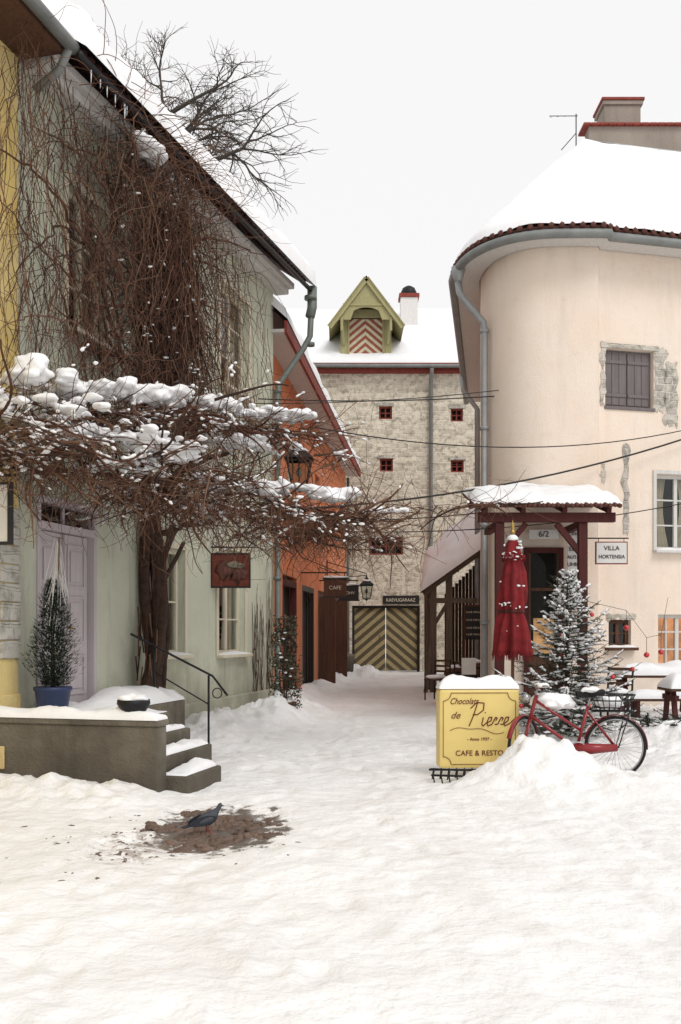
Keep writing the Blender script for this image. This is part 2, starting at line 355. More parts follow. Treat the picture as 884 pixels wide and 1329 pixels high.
def gh(x,y):
    p=V((x,y,0))
    h=.032*noise.noise(p*.8)+.018*noise.noise(p*2.3+V((5,1,0)))
    tr=noise.fractal(p*4.2,1.0,2.0,3);h+=.009*tr
    c=noise.noise(p*3.1+V((9,2,3)));h+=-.025*max(0,c-.22)
    if -5<x<6 and 3<y<26: h+=foot(x,y)
    s,n=Linv(x,y);bank=0
    lump=1+.45*noise.noise(p*1.7+V((3,3,3)))+.36*noise.noise(p*4.5)+.20*noise.noise(p*10)+.10*noise.noise(p*21)
    if 1.0<s<9.8: bank+=.34*G(n-.55,0,.62)*sm(2.4,4.6,s)*sm(10.2,9.0,s)
    bank+=.20*E2(x,y,-1.1,17.6,.33,1.3)
    bank+=.14*G(s+1.1,0,.40)*sm(2.6,1.7,n)*(1 if n>-1 else 0)
    bank+=.07*G(s+1.6,0,.8)*sm(2.7,1.4,n)
    bank+=.08*E2(x,y,-1.3,12.4,.5,.9)
    a,m_=ORinv(x,y)
    if a>-1 : bank+=.22*G(m_-.1,0,.45)*sm(-1,1,a)*sm(20,17,a)
    bank+=.45*E2(x,y,.9,36.5,.55,1.6)
    bank+=.36*E2(x,y,2.22,10.80,.62,.50,1.4)
    bank+=.16*E2(x,y,2.80,10.20,.95,.55,1.3)
    bank+=.12*E2(x,y,1.8,10.6,.35,.35)
    bank+=.05*E2(x,y,1.4,10.6,.6,.5)
    bank+=.30*E2(x,y,4.7,13.8,1.0,1.0)
    bank+=.24*sm(14.2,15.6,y)*sm(2.0,2.8,x)*sm(27,22,y)
    bank+=.18*E2(x,y,4.9,11.6,1.4,1.6)
    h+=bank*lump
    q=E2(x,y,-1.05,8.35,.52,.95,2);h-=.04*q*(1+.6*noise.noise(p*5))
    h-=.02*E2(x,y,-1.7,7.5,.7,.5)
    if y>60 or y<0 or abs(x)>20: h*=.3
    return h
def span(a,b,st): n=int(round((b-a)/st));return [a+(b-a)*i/n for i in range(n)]
xs=[-400,-150,-60,-30,-16,-10,-7]+span(-5,6.6,.045)+[6.6,7.5,9,12,20,40,90,200,400]
ys=[-100,-30,-8,-2,1,2.5]+span(3.6,11,.04)+span(11,15,.06)+span(15,22,.12)+span(22,42,.3)+[42,50,70,120,250,600]
g=MB('snow_ground');g.grid([[V((x,y,gh(x,y))) for y in ys] for x in xs],GSNOW);g.build(recalc=False)
c=MB('cobblestones')
for i in range(420):
    a=U(0,6.283);r=math.sqrt(R());x=-1.05+.60*r*math.cos(a);y=8.38+.95*r*math.sin(a)
    if noise.noise(V((x*3,y*3,4)))+.6-r*.75<0: continue
    c.blob((x,y,gh(x,y)+U(-.020,.000)),(U(.03,.058),U(.04,.08),.028),COB,2,.22)
for i in range(240):
    x=-1.6+random.gauss(0,.55);y=7.6+random.gauss(0,.5)
    if noise.noise(V((x*2.2,y*2.2,9)))<0: continue
    c.blob((x,y,gh(x,y)-.008),(U(.01,.035),U(.01,.04),.014),COB,1,.3)
c.build()
# ================================================================== YELLOW HOUSE
yh=grp('yellow_house',(OX,OY,0))
w=MB('walls',yh,L)
wall(w,-7,0,0,8.25,[],YELLOW,n0=.04)
w.poly([(0,.04,0),(0,-8,0),(0,-8,8.25),(0,-4,11.3),(0,.04,8.25)],YELLOW);w.poly([(-7,.04,0),(-7,-8,0),(-7,-8,8.25),(-7,-4,11.3),(-7,.04,8.25)],YELLOW);w.poly([(-7,-8,0),(0,-8,0),(0,-8,8.25),(-7,-8,8.25)],YELLOW)
w.build()
w=MB('quoins',yh,L)
zz=1.35;i=0
while zz<3.0:
    l=.55 if i%2 else .36;w.box(-l,.012,-.1,.065+.01*R(),zz,zz+.2,STONEL);zz+=.212;i+=1
w.box(-1.6,.014,-.1,.07,0,.95,YELLOW)
w.build(.012)
w=MB('roof',yh,L)
w.poly([(-7.2,.62,8.3),(.05,.62,8.3),(.05,-4,11.4),(-7.2,-4,11.4)],TILE);w.poly([(-7.2,-8.4,8.3),(.05,-8.4,8.3),(.05,-4,11.4),(-7.2,-4,11.4)],TILE)
w.box(-7.2,.05,.04,.6,8.15,8.22,BROWN)
w.build()
w=MB('gutter',yh,L);w.tube([(-7.2,.68,8.30),(.1,.68,8.22)],.075,PIPE,10);w.tube([(.02,.68,8.2),(.1,.5,8.0),(.08,.2,7.8)],.05,PIPE,8);w.build()
w=MB('roof_snow',yh,L);snowcap(w,lambda u,v:(-7.2+7.2*u,.6-4.4*v,8.35+3.0*v),50,12,7.3,5.5,.16);w.build()
g=grp('hanging_signboard',L(-.72,.1,2.9))
w=MB('board',g);w.fr=lambda a,n,z:L(a-.1,n-.03,z)
w.box(-.64,-.6,.02,.42,2.6,3.2,WHITE);w.box(-.655,-.585,.42,.45,2.57,3.23,INK);w.box(-.655,-.585,.0,.42,3.2,3.23,INK);w.box(-.655,-.585,.0,.42,2.57,2.6,INK);w.tube([(-.62,-.02,3.3),(-.62,.5,3.3)],.012,IRON,6);w.build()
# ================================================================== GREEN HOUSE
gh_=grp('green_house',(OX,OY,0))
def WE(s): return 8.28+.052*s
ops=[(.44,1.88,.70,3.28),(3.70,4.78,1.29,2.95),(6.25,7.6,1.25,3.12),(1.15,2.15,5.45,7.25),(6.35,7.8,6.02,7.82)]
w=MB('walls',gh_,L)
wall(w,.002,9.33,0,8.0,ops,GREEN,.22)
w.poly([(.002,0,8.0),(9.33,0,8.0),(9.33,0,WE(9.33)),(.002,0,WE(0))],GREEN)
w.poly([(9.33,0,0),(9.33,-8,0),(9.33,-8,WE(9)),(9.33,-4,11.5),(9.33,0,WE(9))],GREEN);w.poly([(0,-8,0),(9.33,-8,0),(9.33,-8,8.2),(0,-8,8.2)],GREEN)
w.build()
EF=lambda a,n,z: L(a,n,z+WE(a))
w=MB('cornice',gh_,EF);w.box(.15,9.45,.003,.30,-.22,-.02,WHITEW);w.box(.15,9.45,.30,.42,-.12,0,WHITEW);w.build(.02)
w=MB('roof',gh_,EF)
w.poly([(.1,.6,0),(9.65,.6,0),(9.65,-4,3.1),(.1,-4,3.1)],TILE);w.poly([(.1,-8.6,0),(9.65,-8.6,0),(9.65,-4,3.1),(.1,-4,3.1)],TILE)
for i in range(52): w.tube([(.2+i*.18,.66,.0),(.2+i*.18,.3,.25)],.055,TILE,6)
w.build()
w=MB('roof_snow',gh_,EF);snowcap(w,lambda u,v:(.1+9.6*u,.84-4.95*v,-.06+3.25*v),130,16,9.5,6,.40,am=.35,fq=1.3,edge=.20);w.build()
w=MB('gutter',gh_,EF);w.tube([(.1,.74,-.13),(9.7,.74,-.14)],.045,IRON,10)
w.build()
w=MB('icicles',gh_,EF)
for i in range(7):
    s=U(.1,1.3);l=U(.06,.22);w.tube([(s,.74,-.16),(s+U(-.01,.01),.74,-.16-l*.5),(s,.74,-.16-l)],[.012,.008,.002],ICE,5)
w.build()
w=MB('drainpipe',gh_,L)
w.tube([(9.6,.75,8.72),(9.6,.75,8.30),(9.55,.72,8.1)],.1,PIPEG,10);w.tube([(9.6,.75,8.65),(9.55,.72,7.7),(9.5,.6,7.45),(9.3,.14,6.7),(9.25,.12,6.5),(9.25,.12,.25),(9.25,.25,.12)],.062,PIPEG,10)
for zc in(8.45,7.5,6.5,4.6,2.7,1.0):w.tube([(9.25 if zc<7 else 9.56,.12 if zc<7 else .73,zc),(9.25 if zc<7 else 9.56,.12 if zc<7 else .73,zc+.07)],.085 if zc<8 else .13,PIPEG,10)
w.build()
window('lower_window',gh_,L,3.70,4.78,1.29,2.95,-.1,CREAM,2,2)
window('lower_window_wide',gh_,L,6.25,7.6,1.25,3.12,-.1,CREAM,2,3)
window('upper_window',gh_,L,1.15,2.15,5.45,7.25,-.1,CREAM,2,3)
window('upper_window_wide',gh_,L,6.35,7.8,6.02,7.82,-.1,CREAM,2,3)
w=MB('window_casings',gh_,L)
for a0,a1,z0,z1 in ops[1:]:
    w.box(a0-.1,a0-.003,.003,.03,z0-.02,z1+.1,CREAM);w.box(a1+.003,a1+.1,.003,.03,z0-.02,z1+.1,CREAM);w.box(a0-.003,a1+.003,.003,.03,z1+.003,z1+.1,CREAM)
w.build(.006)
w=MB('double_door',gh_,L)
a0,a1=.44,1.88
w.box(a0,a0+.08,-.12,.02,.7,3.28,LILAC);w.box(a1-.08,a1,-.12,.02,.7,3.28,LILAC);w.box(a0+.08,a1-.08,-.12,.02,3.2,3.28,LILAC);w.box(a0+.08,a1-.08,-.12,.03,2.88,2.97,LILAC)
for k in(0,1):
    p=a0+.09+k*.635;w.box(p,p+.62,-.13,-.07,.71,2.87,LILAC)
    for z0,z1 in((.85,1.35),(1.5,2.1),(2.2,2.75)):
        w.box(p+.09,p+.53,-.068,-.052,z0,z0+.03,LILAC);w.box(p+.09,p+.53,-.068,-.052,z1-.03,z1,LILAC);w.box(p+.09,p+.12,-.068,-.052,z0+.03,z1-.03,LILAC);w.box(p+.50,p+.53,-.068,-.052,z0+.03,z1-.03,LILAC);w.box(p+.17,p+.45,-.068,-.055,z0+.08,z1-.08,LILAC)
w.box(1.13,1.17,-.066,-.02,.72,2.86,LILAC);w.tube([(1.25,-.05,1.7),(1.25,-.01,1.7),(1.36,-.01,1.69)],.012,GOLD,6)
w.build(.008)
w=MB('transom',gh_,L);w.poly([(a0+.08,-.06,2.97),(a1-.08,-.06,2.97),(a1-.08,-.06,3.2),(a0+.08,-.06,3.2)],GLASS);w.poly([(a0,-.25,2.7),(a1,-.25,2.7),(a1,-.25,3.25),(a0,-.25,3.25)],DARK);w.box(1.12,1.16,-.08,-.04,2.97,3.2,LILAC);w.build()
w=MB('plinth',gh_,L);w.box(3.35,9.3,-.05,.05,0,.5,GREEN);w.build(.02)
# stoop
st=grp('entrance_stoop',L(.5,1,0))
w=MB('platform',st,L);w.box(-.62,1.05,.06,1.42,-.2,.69,CONC);w.box(1.053,3.3,.06,.66,-.2,.68,CONC);w.build(.02)
w=MB('parapet',st,L);w.box(-.84,-.625,-.5,2.14,-.3,.70,CONC);w.box(-.86,-.605,-.5,2.16,.70,.76,CONC);w.box(-.865,-.842,.15,.42,.22,.46,YELLOW);w.build(.015)
w=MB('steps',st,L);w.box(-.62,.95,1.423,1.74,-.2,.52,CONC);w.box(-.62,.85,1.743,2.05,-.2,.35,CONC);w.box(-.62,.3,2.053,2.38,-.2,.18,CONC);w.build(.02)
w=MB('snow_cover',st,L)
snowcap(w,lambda u,v:(-.865+.27*u,-.4+2.54*v,.762),10,40,.27,2.5,.10,am=.9,fq=2.6,edge=.13)
snowcap(w,lambda u,v:(-.6+1.64*u,.06+1.34*v,.692),24,16,1.6,1.3,.12,am=1.0,fq=1.9,edge=.2)
snowcap(w,lambda u,v:(1.0+2.28*u,.06+.6*v,.682),24,10,2.2,.6,.16,am=1.0,fq=1.9,edge=.2)
snowcap(w,lambda u,v:(-.6+1.5*u,1.45+.24*v,.522),20,8,1.6,.24,.055,am=1.4,fq=3.2,edge=.1)
snowcap(w,lambda u,v:(-.6+1.4*u,1.77+.25*v,.352),20,8,1.4,.25,.06,am=1.4,fq=3.2,edge=.1)
snowcap(w,lambda u,v:(-.6+.85*u,2.08+.26*v,.182),20,8,.85,.26,.055,am=1.4,fq=3.2,edge=.1)
w.build()
w=MB('iron_handrail');w.fr=L
w.tube([(2.3,.3,1.62),(2.5,.35,1.55),(3.25,1.1,1.02),(3.32,1.2,.86),(3.3,1.3,.75),(3.24,1.28,.80)],.016,IRON,8)
w.tube([(3.22,1.05,1.03),(3.22,1.05,.0)],.016,IRON,8);w.tube([(2.6,.5,1.47),(2.6,.5,.66)],.016,IRON,8);w.tube([(2.6,.5,1.1),(3.22,1.05,.62)],.01,IRON,8)
w.ring((3.22,1.18,.78),.07,.008,IRON,'x',20,6);w.build()
g=grp('planter_bowl',L(-.72,1.8,.76))
w=MB('bowl',g);cc=L(-.72,1.82,.82);w.lathe(cc,[(.07,-.06),(.13,.03),(.17,.10),(.165,.14),(.14,.14)],IRON,18);w.build()
w=MB('snow',g);w.blob(cc+V((0,0,.14)),(.14,.14,.06),SNOW,3,.3);w.build()
g=grp('potted_conifer',L(.1,.42,.72));base=L(.1,.42,.72)
w=MB('pot',g);w.lathe(base,[(.14,0),(.16,.02),(.2,.26),(.215,.27),(.215,.31),(.18,.31)],BLUE,20);w.build()
w=MB('foliage',g)
w.tube([base+V((0,0,.25)),base+V((0,0,1.5))],[.03,.01],BARK,6)
for i in range(8000):
    t=R()**1.15;z=.32+1.2*t;a=U(0,6.283);rr=(.33*math.sin(min(1,(t+.12)*2.2)*math.pi/2)*(1-t)**.65+.02)*U(.3,1.1);rr*=1+.45*noise.noise(V((math.cos(a)*1.5,math.sin(a)*1.5,z*4)))
    p=base+V((rr*math.cos(a),rr*math.sin(a),z));dr=V((math.cos(a)+U(-.4,.4),math.sin(a)+U(-.4,.4),U(-.2,1.1))).normalized();sd=dr.cross(V((0,0,1))).normalized()*U(.006,.012);ln=U(.03,.07)
    w.add([p-sd,p+sd,p+dr*ln],[(0,1,2)],NEED if R()<.88 else NEED2)
w.build(recalc=False)
w=MB('tinsel_strands',g)
for i in range(75):
    a=U(0,6.283);rr=U(.0,.12);top=base+V((.06+rr*.3*math.cos(a),rr*.3*math.sin(a),U(1.5,2.0)));bot=base+V((.02+rr*1.5*math.cos(a),rr*1.5*math.sin(a),U(.8,1.5)))
    w.tube([top,(top+bot)/2+V((U(-.02,.02),0,0)),bot],.004,WHITE,3)
w.tube([base+V((.06,0,1.4)),base+V((.07,0,2.0))],.01,TWIG2,5)
w.build()
g=grp('hanging_shop_sign',L(5.9,.4,2.7))
w=MB('board',g);w.box(-2.2,-1.56,17,17.04,2.43,2.97,BOARD);w.box(-2.22,-1.54,16.99,17.05,2.97,3.0,BLACKP);w.box(-2.22,-1.54,16.99,17.05,2.40,2.43,BLACKP);w.box(-2.22,-2.2,16.99,17.05,2.43,2.97,BLACKP);w.box(-1.56,-1.54,16.99,17.05,2.43,2.97,BLACKP)
w.build(.004)
w=MB('relief',g);w.blob((-1.98,16.985,2.68),(.12,.01,.13),TILE,2,.6,2.5);w.blob((-1.75,16.985,2.62),(.13,.01,.12),TILE,2,.6,2.5);w.blob((-1.8,16.985,2.8),(.15,.008,.05),CONC,2,.6,2.5);w.build()
w=MB('bracket',g);w.tube([(-2.25,17.02,3.1),(-1.45,17.02,3.1)],.014,IRON,6);w.tube([(-2.0,17.02,3.1),(-2.0,17.02,3.0)],.006,IRON,5);w.tube([(-1.7,17.02,3.1),(-1.7,17.02,3.0)],.006,IRON,5);w.ring((-2.1,17.02,3.2),.09,.008,IRON,'y',16,5);w.build()
def lantern(c,sz,arm,name='wall_lantern'):
    g=grp(name,c);c=V(c);w=MB('cage',g);s=sz
    def rg(z,h): return [c+V((i*h,j*h,z)) for i,j in((-1,-1),(1,-1),(1,1),(-1,1))]
    b=rg(-.42*s,.14*s);t=rg(.12*s,.24*s);e=rg(.14*s,.29*s);k=rg(.36*s,.07*s)
    for i in range(4):
        w.tube([b[i],t[i]],.014*s,IRON,5);w.tube([b[i],b[(i+1)%4]],.016*s,IRON,5);w.tube([t[i],t[(i+1)%4]],.02*s,IRON,5)
        w.tube([(b[i]+b[(i+1)%4])/2,(t[i]+t[(i+1)%4])/2],.008*s,IRON,4)
        w.poly([e[i],e[(i+1)%4],k[(i+1)%4],k[i]],IRON)
    w.poly(e,IRON);w.poly(b,IRON);w.lathe(c+V((0,0,.36*s)),[(.07*s,0),(.09*s,.03*s),(.04*s,.08*s),(.02*s,.16*s)],IRON,10);w.lathe(c+V((0,0,-.52*s)),[(.01*s,0),(.04*s,.05*s),(.10*s,.1*s)],IRON,10)
    w.build()
    w=MB('glass',g)
    for i in range(4): w.poly([b[i]*.97+c*.03,b[(i+1)%4]*.97+c*.03,t[(i+1)%4]*.97+c*.03,t[i]*.97+c*.03],GLASS)
    w.blob(c+V((0,0,-.12*s)),(.06*s,.06*s,.1*s),LAMPG,2,0);w.build()
    w=MB('bracket',g);arm=V(arm);top=c+V((0,0,.52*s));w.tube([top,top+V((0,0,.08*s)),arm+V((0,0,.62*s))],.014,IRON,6);w.tube([arm,(arm*.6+top*.4)+V((0,0,-.02)),top],.012,IRON,6)
    w.tube([arm+V((0,0,-.1)),arm+V((0,0,.7*s))],.02,IRON,6);w.build()
    w=MB('snow',g);w.blob(c+V((0,0,.3*s)),(.2*s,.2*s,.07*s),SNOW,2,.3);w.build()
lantern((-.66,15.8,4.28),.80,tuple(L(7.0,0,4.6)))
# ================================================================== VINE
vn=grp('climbing_vine',L(3,.1,.7))
T=MB('trunk',vn)
for k in range(7):
    pts=[];a0=U(0,6.28);rr=U(.05,.14)
    for i in range(16):
        t=i/15;z=.62+5.6*t;pts.append(L(2.95+.25*math.sin(t*2.3)+rr*1.4*math.sin(a0+t*7+.6*math.sin(t*9)),.22+rr*math.cos(a0+t*7),z))
    T.tube(pts,[U(.07,.11),.035],BARK,7)
for k,(s1,z1) in enumerate([(4.1,3.3),(4.4,3.6),(3.9,3.0)]):
    pts=[L(3.05+(s1-3.05)*(t**1.6)+.1*math.sin(t*6+k),.25+.12*math.sin(t*5+k),.65+(z1-.65)*t) for t in [i/12 for i in range(13)]];T.tube(pts,[.05,.03],BARK,6)
for k in range(90):
    z=U(.7,5.5);a=U(0,6.28);p=L(2.95+.25*math.sin((z-.62)/5.6*2.3)+.2*math.cos(a),.24+.16*math.sin(a),z);T.tube([p,p+V((U(-.05,.05),U(-.05,.05),U(.2,.5)))],.012,random.choice([TWIG,BARK,TWIG2]),3,False)
T.build()
def strand(mb,p,d,n,step,wob,r0,r1,mat,grav=0.,drift=None,sides=3,wallclamp=False):
    pts=[V(p)];d=V(d).normalized();cv=V((U(-wob,wob),U(-wob,wob),U(-wob,wob)))*.5
    for i in range(n):
        cv=cv*.8+V((U(-wob,wob),U(-wob,wob),U(-wob,wob)))*.45
        d=d+cv+V((0,0,-grav))
        if drift is not None: d+=drift*.12
        d.normalize();q=pts[-1]+d*step
        if wallclamp:
            s_,n_=Linv(q.x,q.y)
            if n_<.03: q=L(s_,.04,q.z)
        pts.append(q)
    mb.tube(pts,[r0,r1],mat,sides,False);return pts
W=MB('wall_stems',vn);mats=[TWIG,TWIG,TWIG2,TWIG2,BARK]
def wallvine(s,z,length,nmax,r=.006,ml=None):
    if noise.noise(V((s*1.3,z*.5,2)))<-.28: return
    pts=[];a=s;n=U(.03,nmax);zz=z;da=U(-.09,.09);dn=0;k=max(6,int(length/.11));vz=1
    for i in range(k):
        pts.append(L(a,max(.02,n),zz));da=da*.86+U(-.045,.045);a+=da;dn=dn*.75+U(-.04,.04);n=min(nmax*1.3,max(.02,n+dn));vz=vz*.8+U(-.15,.6);zz-=length/k*vz
        if zz<2.9 or zz>8.6:break
    if len(pts)>2:W.tube(pts,[r,r*.35],random.choice(ml or mats),3,False)
DK=[BARK,BARK,TWIG,TWIG2]
for i in range(700):
    s=3.62+U(-1,1)*U(.1,.72);z=U(5.6,8.0);wallvine(s,z,U(.6,2.0),.6,U(.005,.014),DK)
for i in range(320):
    s=random.gauss(2.6,.9);wallvine(s,U(6.4,8.4),U(.4,1.8),1.0,U(.004,.010))
for i in range(360):
    s=U(-1.2,1.9);wallvine(s,U(5.2,8.3),U(.6,2.6),.6,U(.003,.008))
for i in range(200):
    s=U(4.2,6.6);wallvine(s,U(5.2,8.4),U(.6,2.8),.6,U(.003,.007))
for i in range(80):
    s=U(6.,9.2);wallvine(s,U(5.0,8.5),U(.5,2.4),.25,U(.003,.006))
for i in range(120):
    s=U(1.0,4.2);z=U(4.8,7.8);dr=random.choice([-1,1]);pts=[];a=s;zz=z;n=U(.1,.4);vz=U(-.10,.12);va=U(.05,.16)
    for k in range(int(U(8,26))): pts.append(L(a,n,zz));a+=dr*va;va=max(-.05,va+U(-.03,.03));vz+=U(-.035,.03);zz+=vz;n=min(1.0,max(.03,n+U(-.05,.06)))
    pts=[p for p in pts if 3<p.z<8.5]
    if len(pts)>3: W.tube(pts,[U(.012,.028),.005],random.choice([BARK,TWIG,TWIG2]),4,False)
for i in range(2000):
    s=random.gauss(3.1,1.2) if R()<.68 else U(-1.0,6.2);z=U(4.3,8.4)
    if noise.noise(V((s*1.5,z*1.1,7)))<-.15: continue
    strand(W,L(s,U(.05,.75),z),(U(-1,1),U(-1,.8),U(-.8,.6)),int(U(6,15)),.075,.42,.0045,.002,random.choice(mats),.07,wallclamp=True)
for i in range(340):
    s=random.gauss(2.6,1.0);strand(W,L(s,U(.3,.95),U(7.3,8.5)),(U(-.6,1),U(-.7,.5),U(-.3,.5)),int(U(8,20)),.08,.34,.006,.002,random.choice(mats),.07,wallclamp=True)
for i in range(26):
    s=U(8.0,9.2);pts=[L(s+.08*math.sin(k+i),.03,.35+k*(U(.8,2.8)/9)) for k in range(9)];W.tube(pts,[.006,.003],TWIG,3,False)
W.build(recalc=False)
# canopy (two tiers trained on wires)
H=MB('canopy_stems',vn);snowpts=[]
def tier(A,B,n,wid,hgt,len_,tap,sp=.5,arch=.0):
    A=V(A);B=V(B);D=(B-A);dr=D.normalized();side=V((dr.y,-dr.x,0)).normalized()
    for i in range(n):
        t=R()**tap;k=(1-.7*t);p=A+D*t+side*random.gauss(0,wid*k*.5)+V((0,0,random.gauss(0,hgt*k*.5)+arch*math.sin(math.pi*t)))
        dd=dr*U(-1,1)+side*U(-.9,.9)+V((0,0,U(-.4,.3)))
        r=U(.004,.010) if R()<.82 else U(.012,.028)
        pts=strand(H,p,dd,int(U(.5,1)*len_/.09),.09,.28,r,r*.4,random.choice(mats),.016,drift=dr*.3)
        if R()<sp: snowpts.append(pts)
        for q in range(2):
            b=random.choice(pts);strand(H,b,(U(-1,1),U(-1,1),U(-1,.6)),int(U(4,11)),.055,.42,.004,.002,random.choice([TWIG,TWIG2]),.06)
tier((-3.75,10.4,4.05),(-.42,14.8,4.60),340,.9,.16,1.4,1.0,sp=.8)
tier((-3.7,10.2,3.58),(-1.2,13.0,3.58),380,.9,.36,1.3,1.5,sp=.8)
tier((-2.9,12.4,3.36),(.45,13.6,3.16),360,.7,.18,1.3,1.0,sp=.8)
tier((-1.6,14.0,3.06),(.9,14.2,2.93),110,.5,.18,1.0,1.0,sp=.5)
tier((-.1,13.8,3.20),(2.6,16.2,3.75),100,.3,.16,1.1,1.5,sp=.12)
tier((-1.3,14.8,4.5),(.2,16.0,4.3),26,.4,.2,.9,1.0,sp=.4)
for A,B,r in [((3.0,.3,3.6),(-.42,14.8,4.6),.05),((3.0,.3,3.0),(.3,13.7,3.2),.05),((2.9,.3,3.3),(-3.6,10.6,3.7),.055),((2.9,.3,4.0),(-3.6,10.7,4.1),.05),((3.0,.3,3.2),(-1.2,14.2,3.25),.04),((2.9,.3,3.3),(-2.2,12.5,3.45),.045)]:
    a=L(*A);b=V(B);pts=[a+(b-a)*t+V((0,0,.25*math.sin(math.pi*t)))+V((U(-.09,.09),U(-.09,.09),U(-.07,.07))) for t in [i/12 for i in range(13)]];H.tube(pts,[r,r*.3],BARK,7)
for i in range(280):
    t=R();p=V((-3.6,10.5,3.5))+V((3.9,3.2,-.45))*t+V((U(-.4,.4),U(-.4,.4),0));strand(H,p,(U(-.6,.6),U(-.4,.4),-.8),int(U(4,12)),.07,.36,.005,.002,random.choice([TWIG,TWIG2]),.03)
H.build(recalc=False)
S=MB('snow_on_stems',vn)
for pts in snowpts:
    for i in range(len(pts)-1):
        p=pts[i];dn=(pts[i+1]-p).normalized()
        if abs(dn.z)>.6: continue
        cl=noise.noise(p*1.1+V((4,4,4)))
        if R()<.15+cl*.75:
            r=U(.015,.030)*(1+.7*max(0,cl));S.blob((p+pts[i+1])/2+V((0,0,r*.75)),(.055*U(.7,1.2),r,r*.75),SNOW,1,.3,2,Matrix.Rotation(math.atan2(dn.y,dn.x),3,'Z')@Matrix.Rotation(-math.asin(dn.z),3,'Y'))
def clump(A,B,n,wd,rz,szmin=.04,szmax=.13,zs=.018,thr=-.12):
    A=V(A);B=V(B)
    for i in range(n):
        t=R();p=A+(B-A)*t+V((random.gauss(0,wd),random.gauss(0,wd),random.gauss(0,zs)))
        if noise.noise(p*1.9+V((7,0,0)))<thr: continue
        k=R()**1.6;r=szmin+(szmax-szmin)*k;S.blob(p,(r*U(.8,1.5),r*U(.8,1.3),r*rz),SNOW,2,.25,1.5)
clump((-3.6,10.4,4.32),(-1.7,12.9,4.62),330,.15,.62,.035,.13,.035)
clump((-1.7,12.9,4.62),(-.5,14.6,4.80),130,.13,.55,.03,.11,.03)
clump((-1.9,12.9,3.60),(-.0,13.5,3.50),300,.13,.60,.035,.13,.04)
clump((-3.2,10.9,3.92),(-1.8,12.0,3.86),230,.18,.55,.03,.11,.06)
clump((-3.5,10.3,4.02),(-2.6,11.1,4.0),90,.22,.5,.03,.10,.07)
clump((-2.9,11.4,3.62),(-1.6,12.3,3.55),120,.18,.5,.03,.09,.05)
clump((.0,13.6,3.40),(1.0,14.5,3.40),60,.07,.5,.02,.06)
clump((-1.6,13.5,4.28),(-.8,14.3,4.28),130,.16,.55,.03,.11,.04)
for i in range(20):S.blob((-3.26+U(-.1,.1),10.5+U(-.1,.1),4.44+U(-.03,.10)),(.09,.09,.07),SNOW,2,.2)
for i in range(22):S.blob(L(1.75+U(-.1,.5),.75+U(-.1,.1),8.0-U(0,.12)),(.10,.12,.07),SNOW,2,.3)
for i in range(90):
    s=random.gauss(2.8,1.0);z=U(5.2,8.2);S.blob(L(s,U(.3,.9),z),(U(.02,.06),U(.02,.05),U(.012,.025)),SNOW,1,.4)
o=S.build();fuse(o,.018,2)
# ================================================================== overhead cables
w=MB('overhead_cables')
def cable(a,b,sag,r=.012):
    a=V(a);b=V(b);w.tube([a+(b-a)*t+V((0,0,-sag*4*t*(1-t))) for t in [i/20 for i in range(21)]],r,BLACKP,5)
cable(L(8.4,0,6.2),(7.5,19.2,6.75),.25);cable(L(7.9,0,6.0),(8.5,19.4,7.4),.35,.009)
cable(L(5.0,0,3.6),(8.2,19.4,5.95),.5,.018);cable(L(4.8,0,3.4),(8.2,19.4,4.5),.45,.01);cable((-.4,14.8,4.7),(8.2,19.4,6.0),.5,.010)
cable(L(3.2,.3,3.4),(2.5,17,3.7),.15,.01)
w.build()
# ================================================================== ORANGE HOUSE
oh=grp('orange_house',(-1.6,20.4,0))
oops=[(2.6,4.9,0,3.0),(5.9,8.4,0,2.9),(9.4,12.6,0,2.9),(13.2,17,0,2.9),(3.4,4.6,4.9,6.4),(8.6,9.8,4.9,6.3),(13.5,14.7,4.9,6.3)]
w=MB('walls',oh,OR);wall(w,0,18.2,0,7.9,oops,ORANGE,.25);w.poly([(0,0,0),(0,-8,0),(0,-8,7.9),(0,-4,12),(0,0,7.9)],ORANGE);w.poly([(18.2,0,0),(18.2,-8,0),(18.2,-8,7.9),(18.2,-4,12),(18.2,0,7.9)],ORANGE);w.build()
w=MB('roof',oh,OR);w.poly([(-.2,.5,7.95),(18.7,.5,7.95),(18.7,-4,12.2),(-.2,-4,12.2)],TILE);w.poly([(-.2,-8.5,7.95),(18.7,-8.5,7.95),(18.7,-4,12.2),(-.2,-4,12.2)],TILE);w.box(-.2,18.7,.48,.54,7.72,7.97,REDTRIM);w.box(-.2,18.7,.003,.48,7.74,7.8,WHITEW);w.build()
w=MB('roof_snow',oh,OR);snowcap(w,lambda u,v:(-.2+18.9*u,.55-4.7*v,8.0+4.3*v),80,12,18.9,6,.3,am=.5,fq=.8);w.build()
w=MB('doors',oh,OR)
for a0,a1,m in((2.6,4.9,DKRED),(5.9,8.4,BLACKP)):
    w.box(a0,a1,-.24,-.2,0,3.0,DARK);w.box(a0,a0+.12,-.15,.0,0,2.9,m);w.box(a1-.12,a1,-.15,.0,0,2.9,m);w.box(a0+.12,a1-.12,-.15,.0,2.75,2.9,m);w.box(a0+.12,(a0+a1)/2,-.2,-.14,0,2.75,BROWN)
for a0,a1 in((9.4,12.6),(13.2,17)):
    k=int((a1-a0)/.2)
    for i in range(k): p=a0+(a1-a0)*i/k;w.box(p,p+(a1-a0)/k-.012,-.1-.01*R(),-.04,0,2.88,BROWN)
    w.box(a0,a1,-.04,0,.3,.45,BROWN);w.box(a0,a1,-.04,0,2.3,2.45,BROWN)
    w.box(a0+.2,a0+.26,.0,.5,.1,2.7,BROWN)
w.build()
for i,o in enumerate(oops[4:]): window('upper_window',oh,OR,*o,-.12,CREAM,2,3,curtain=False)
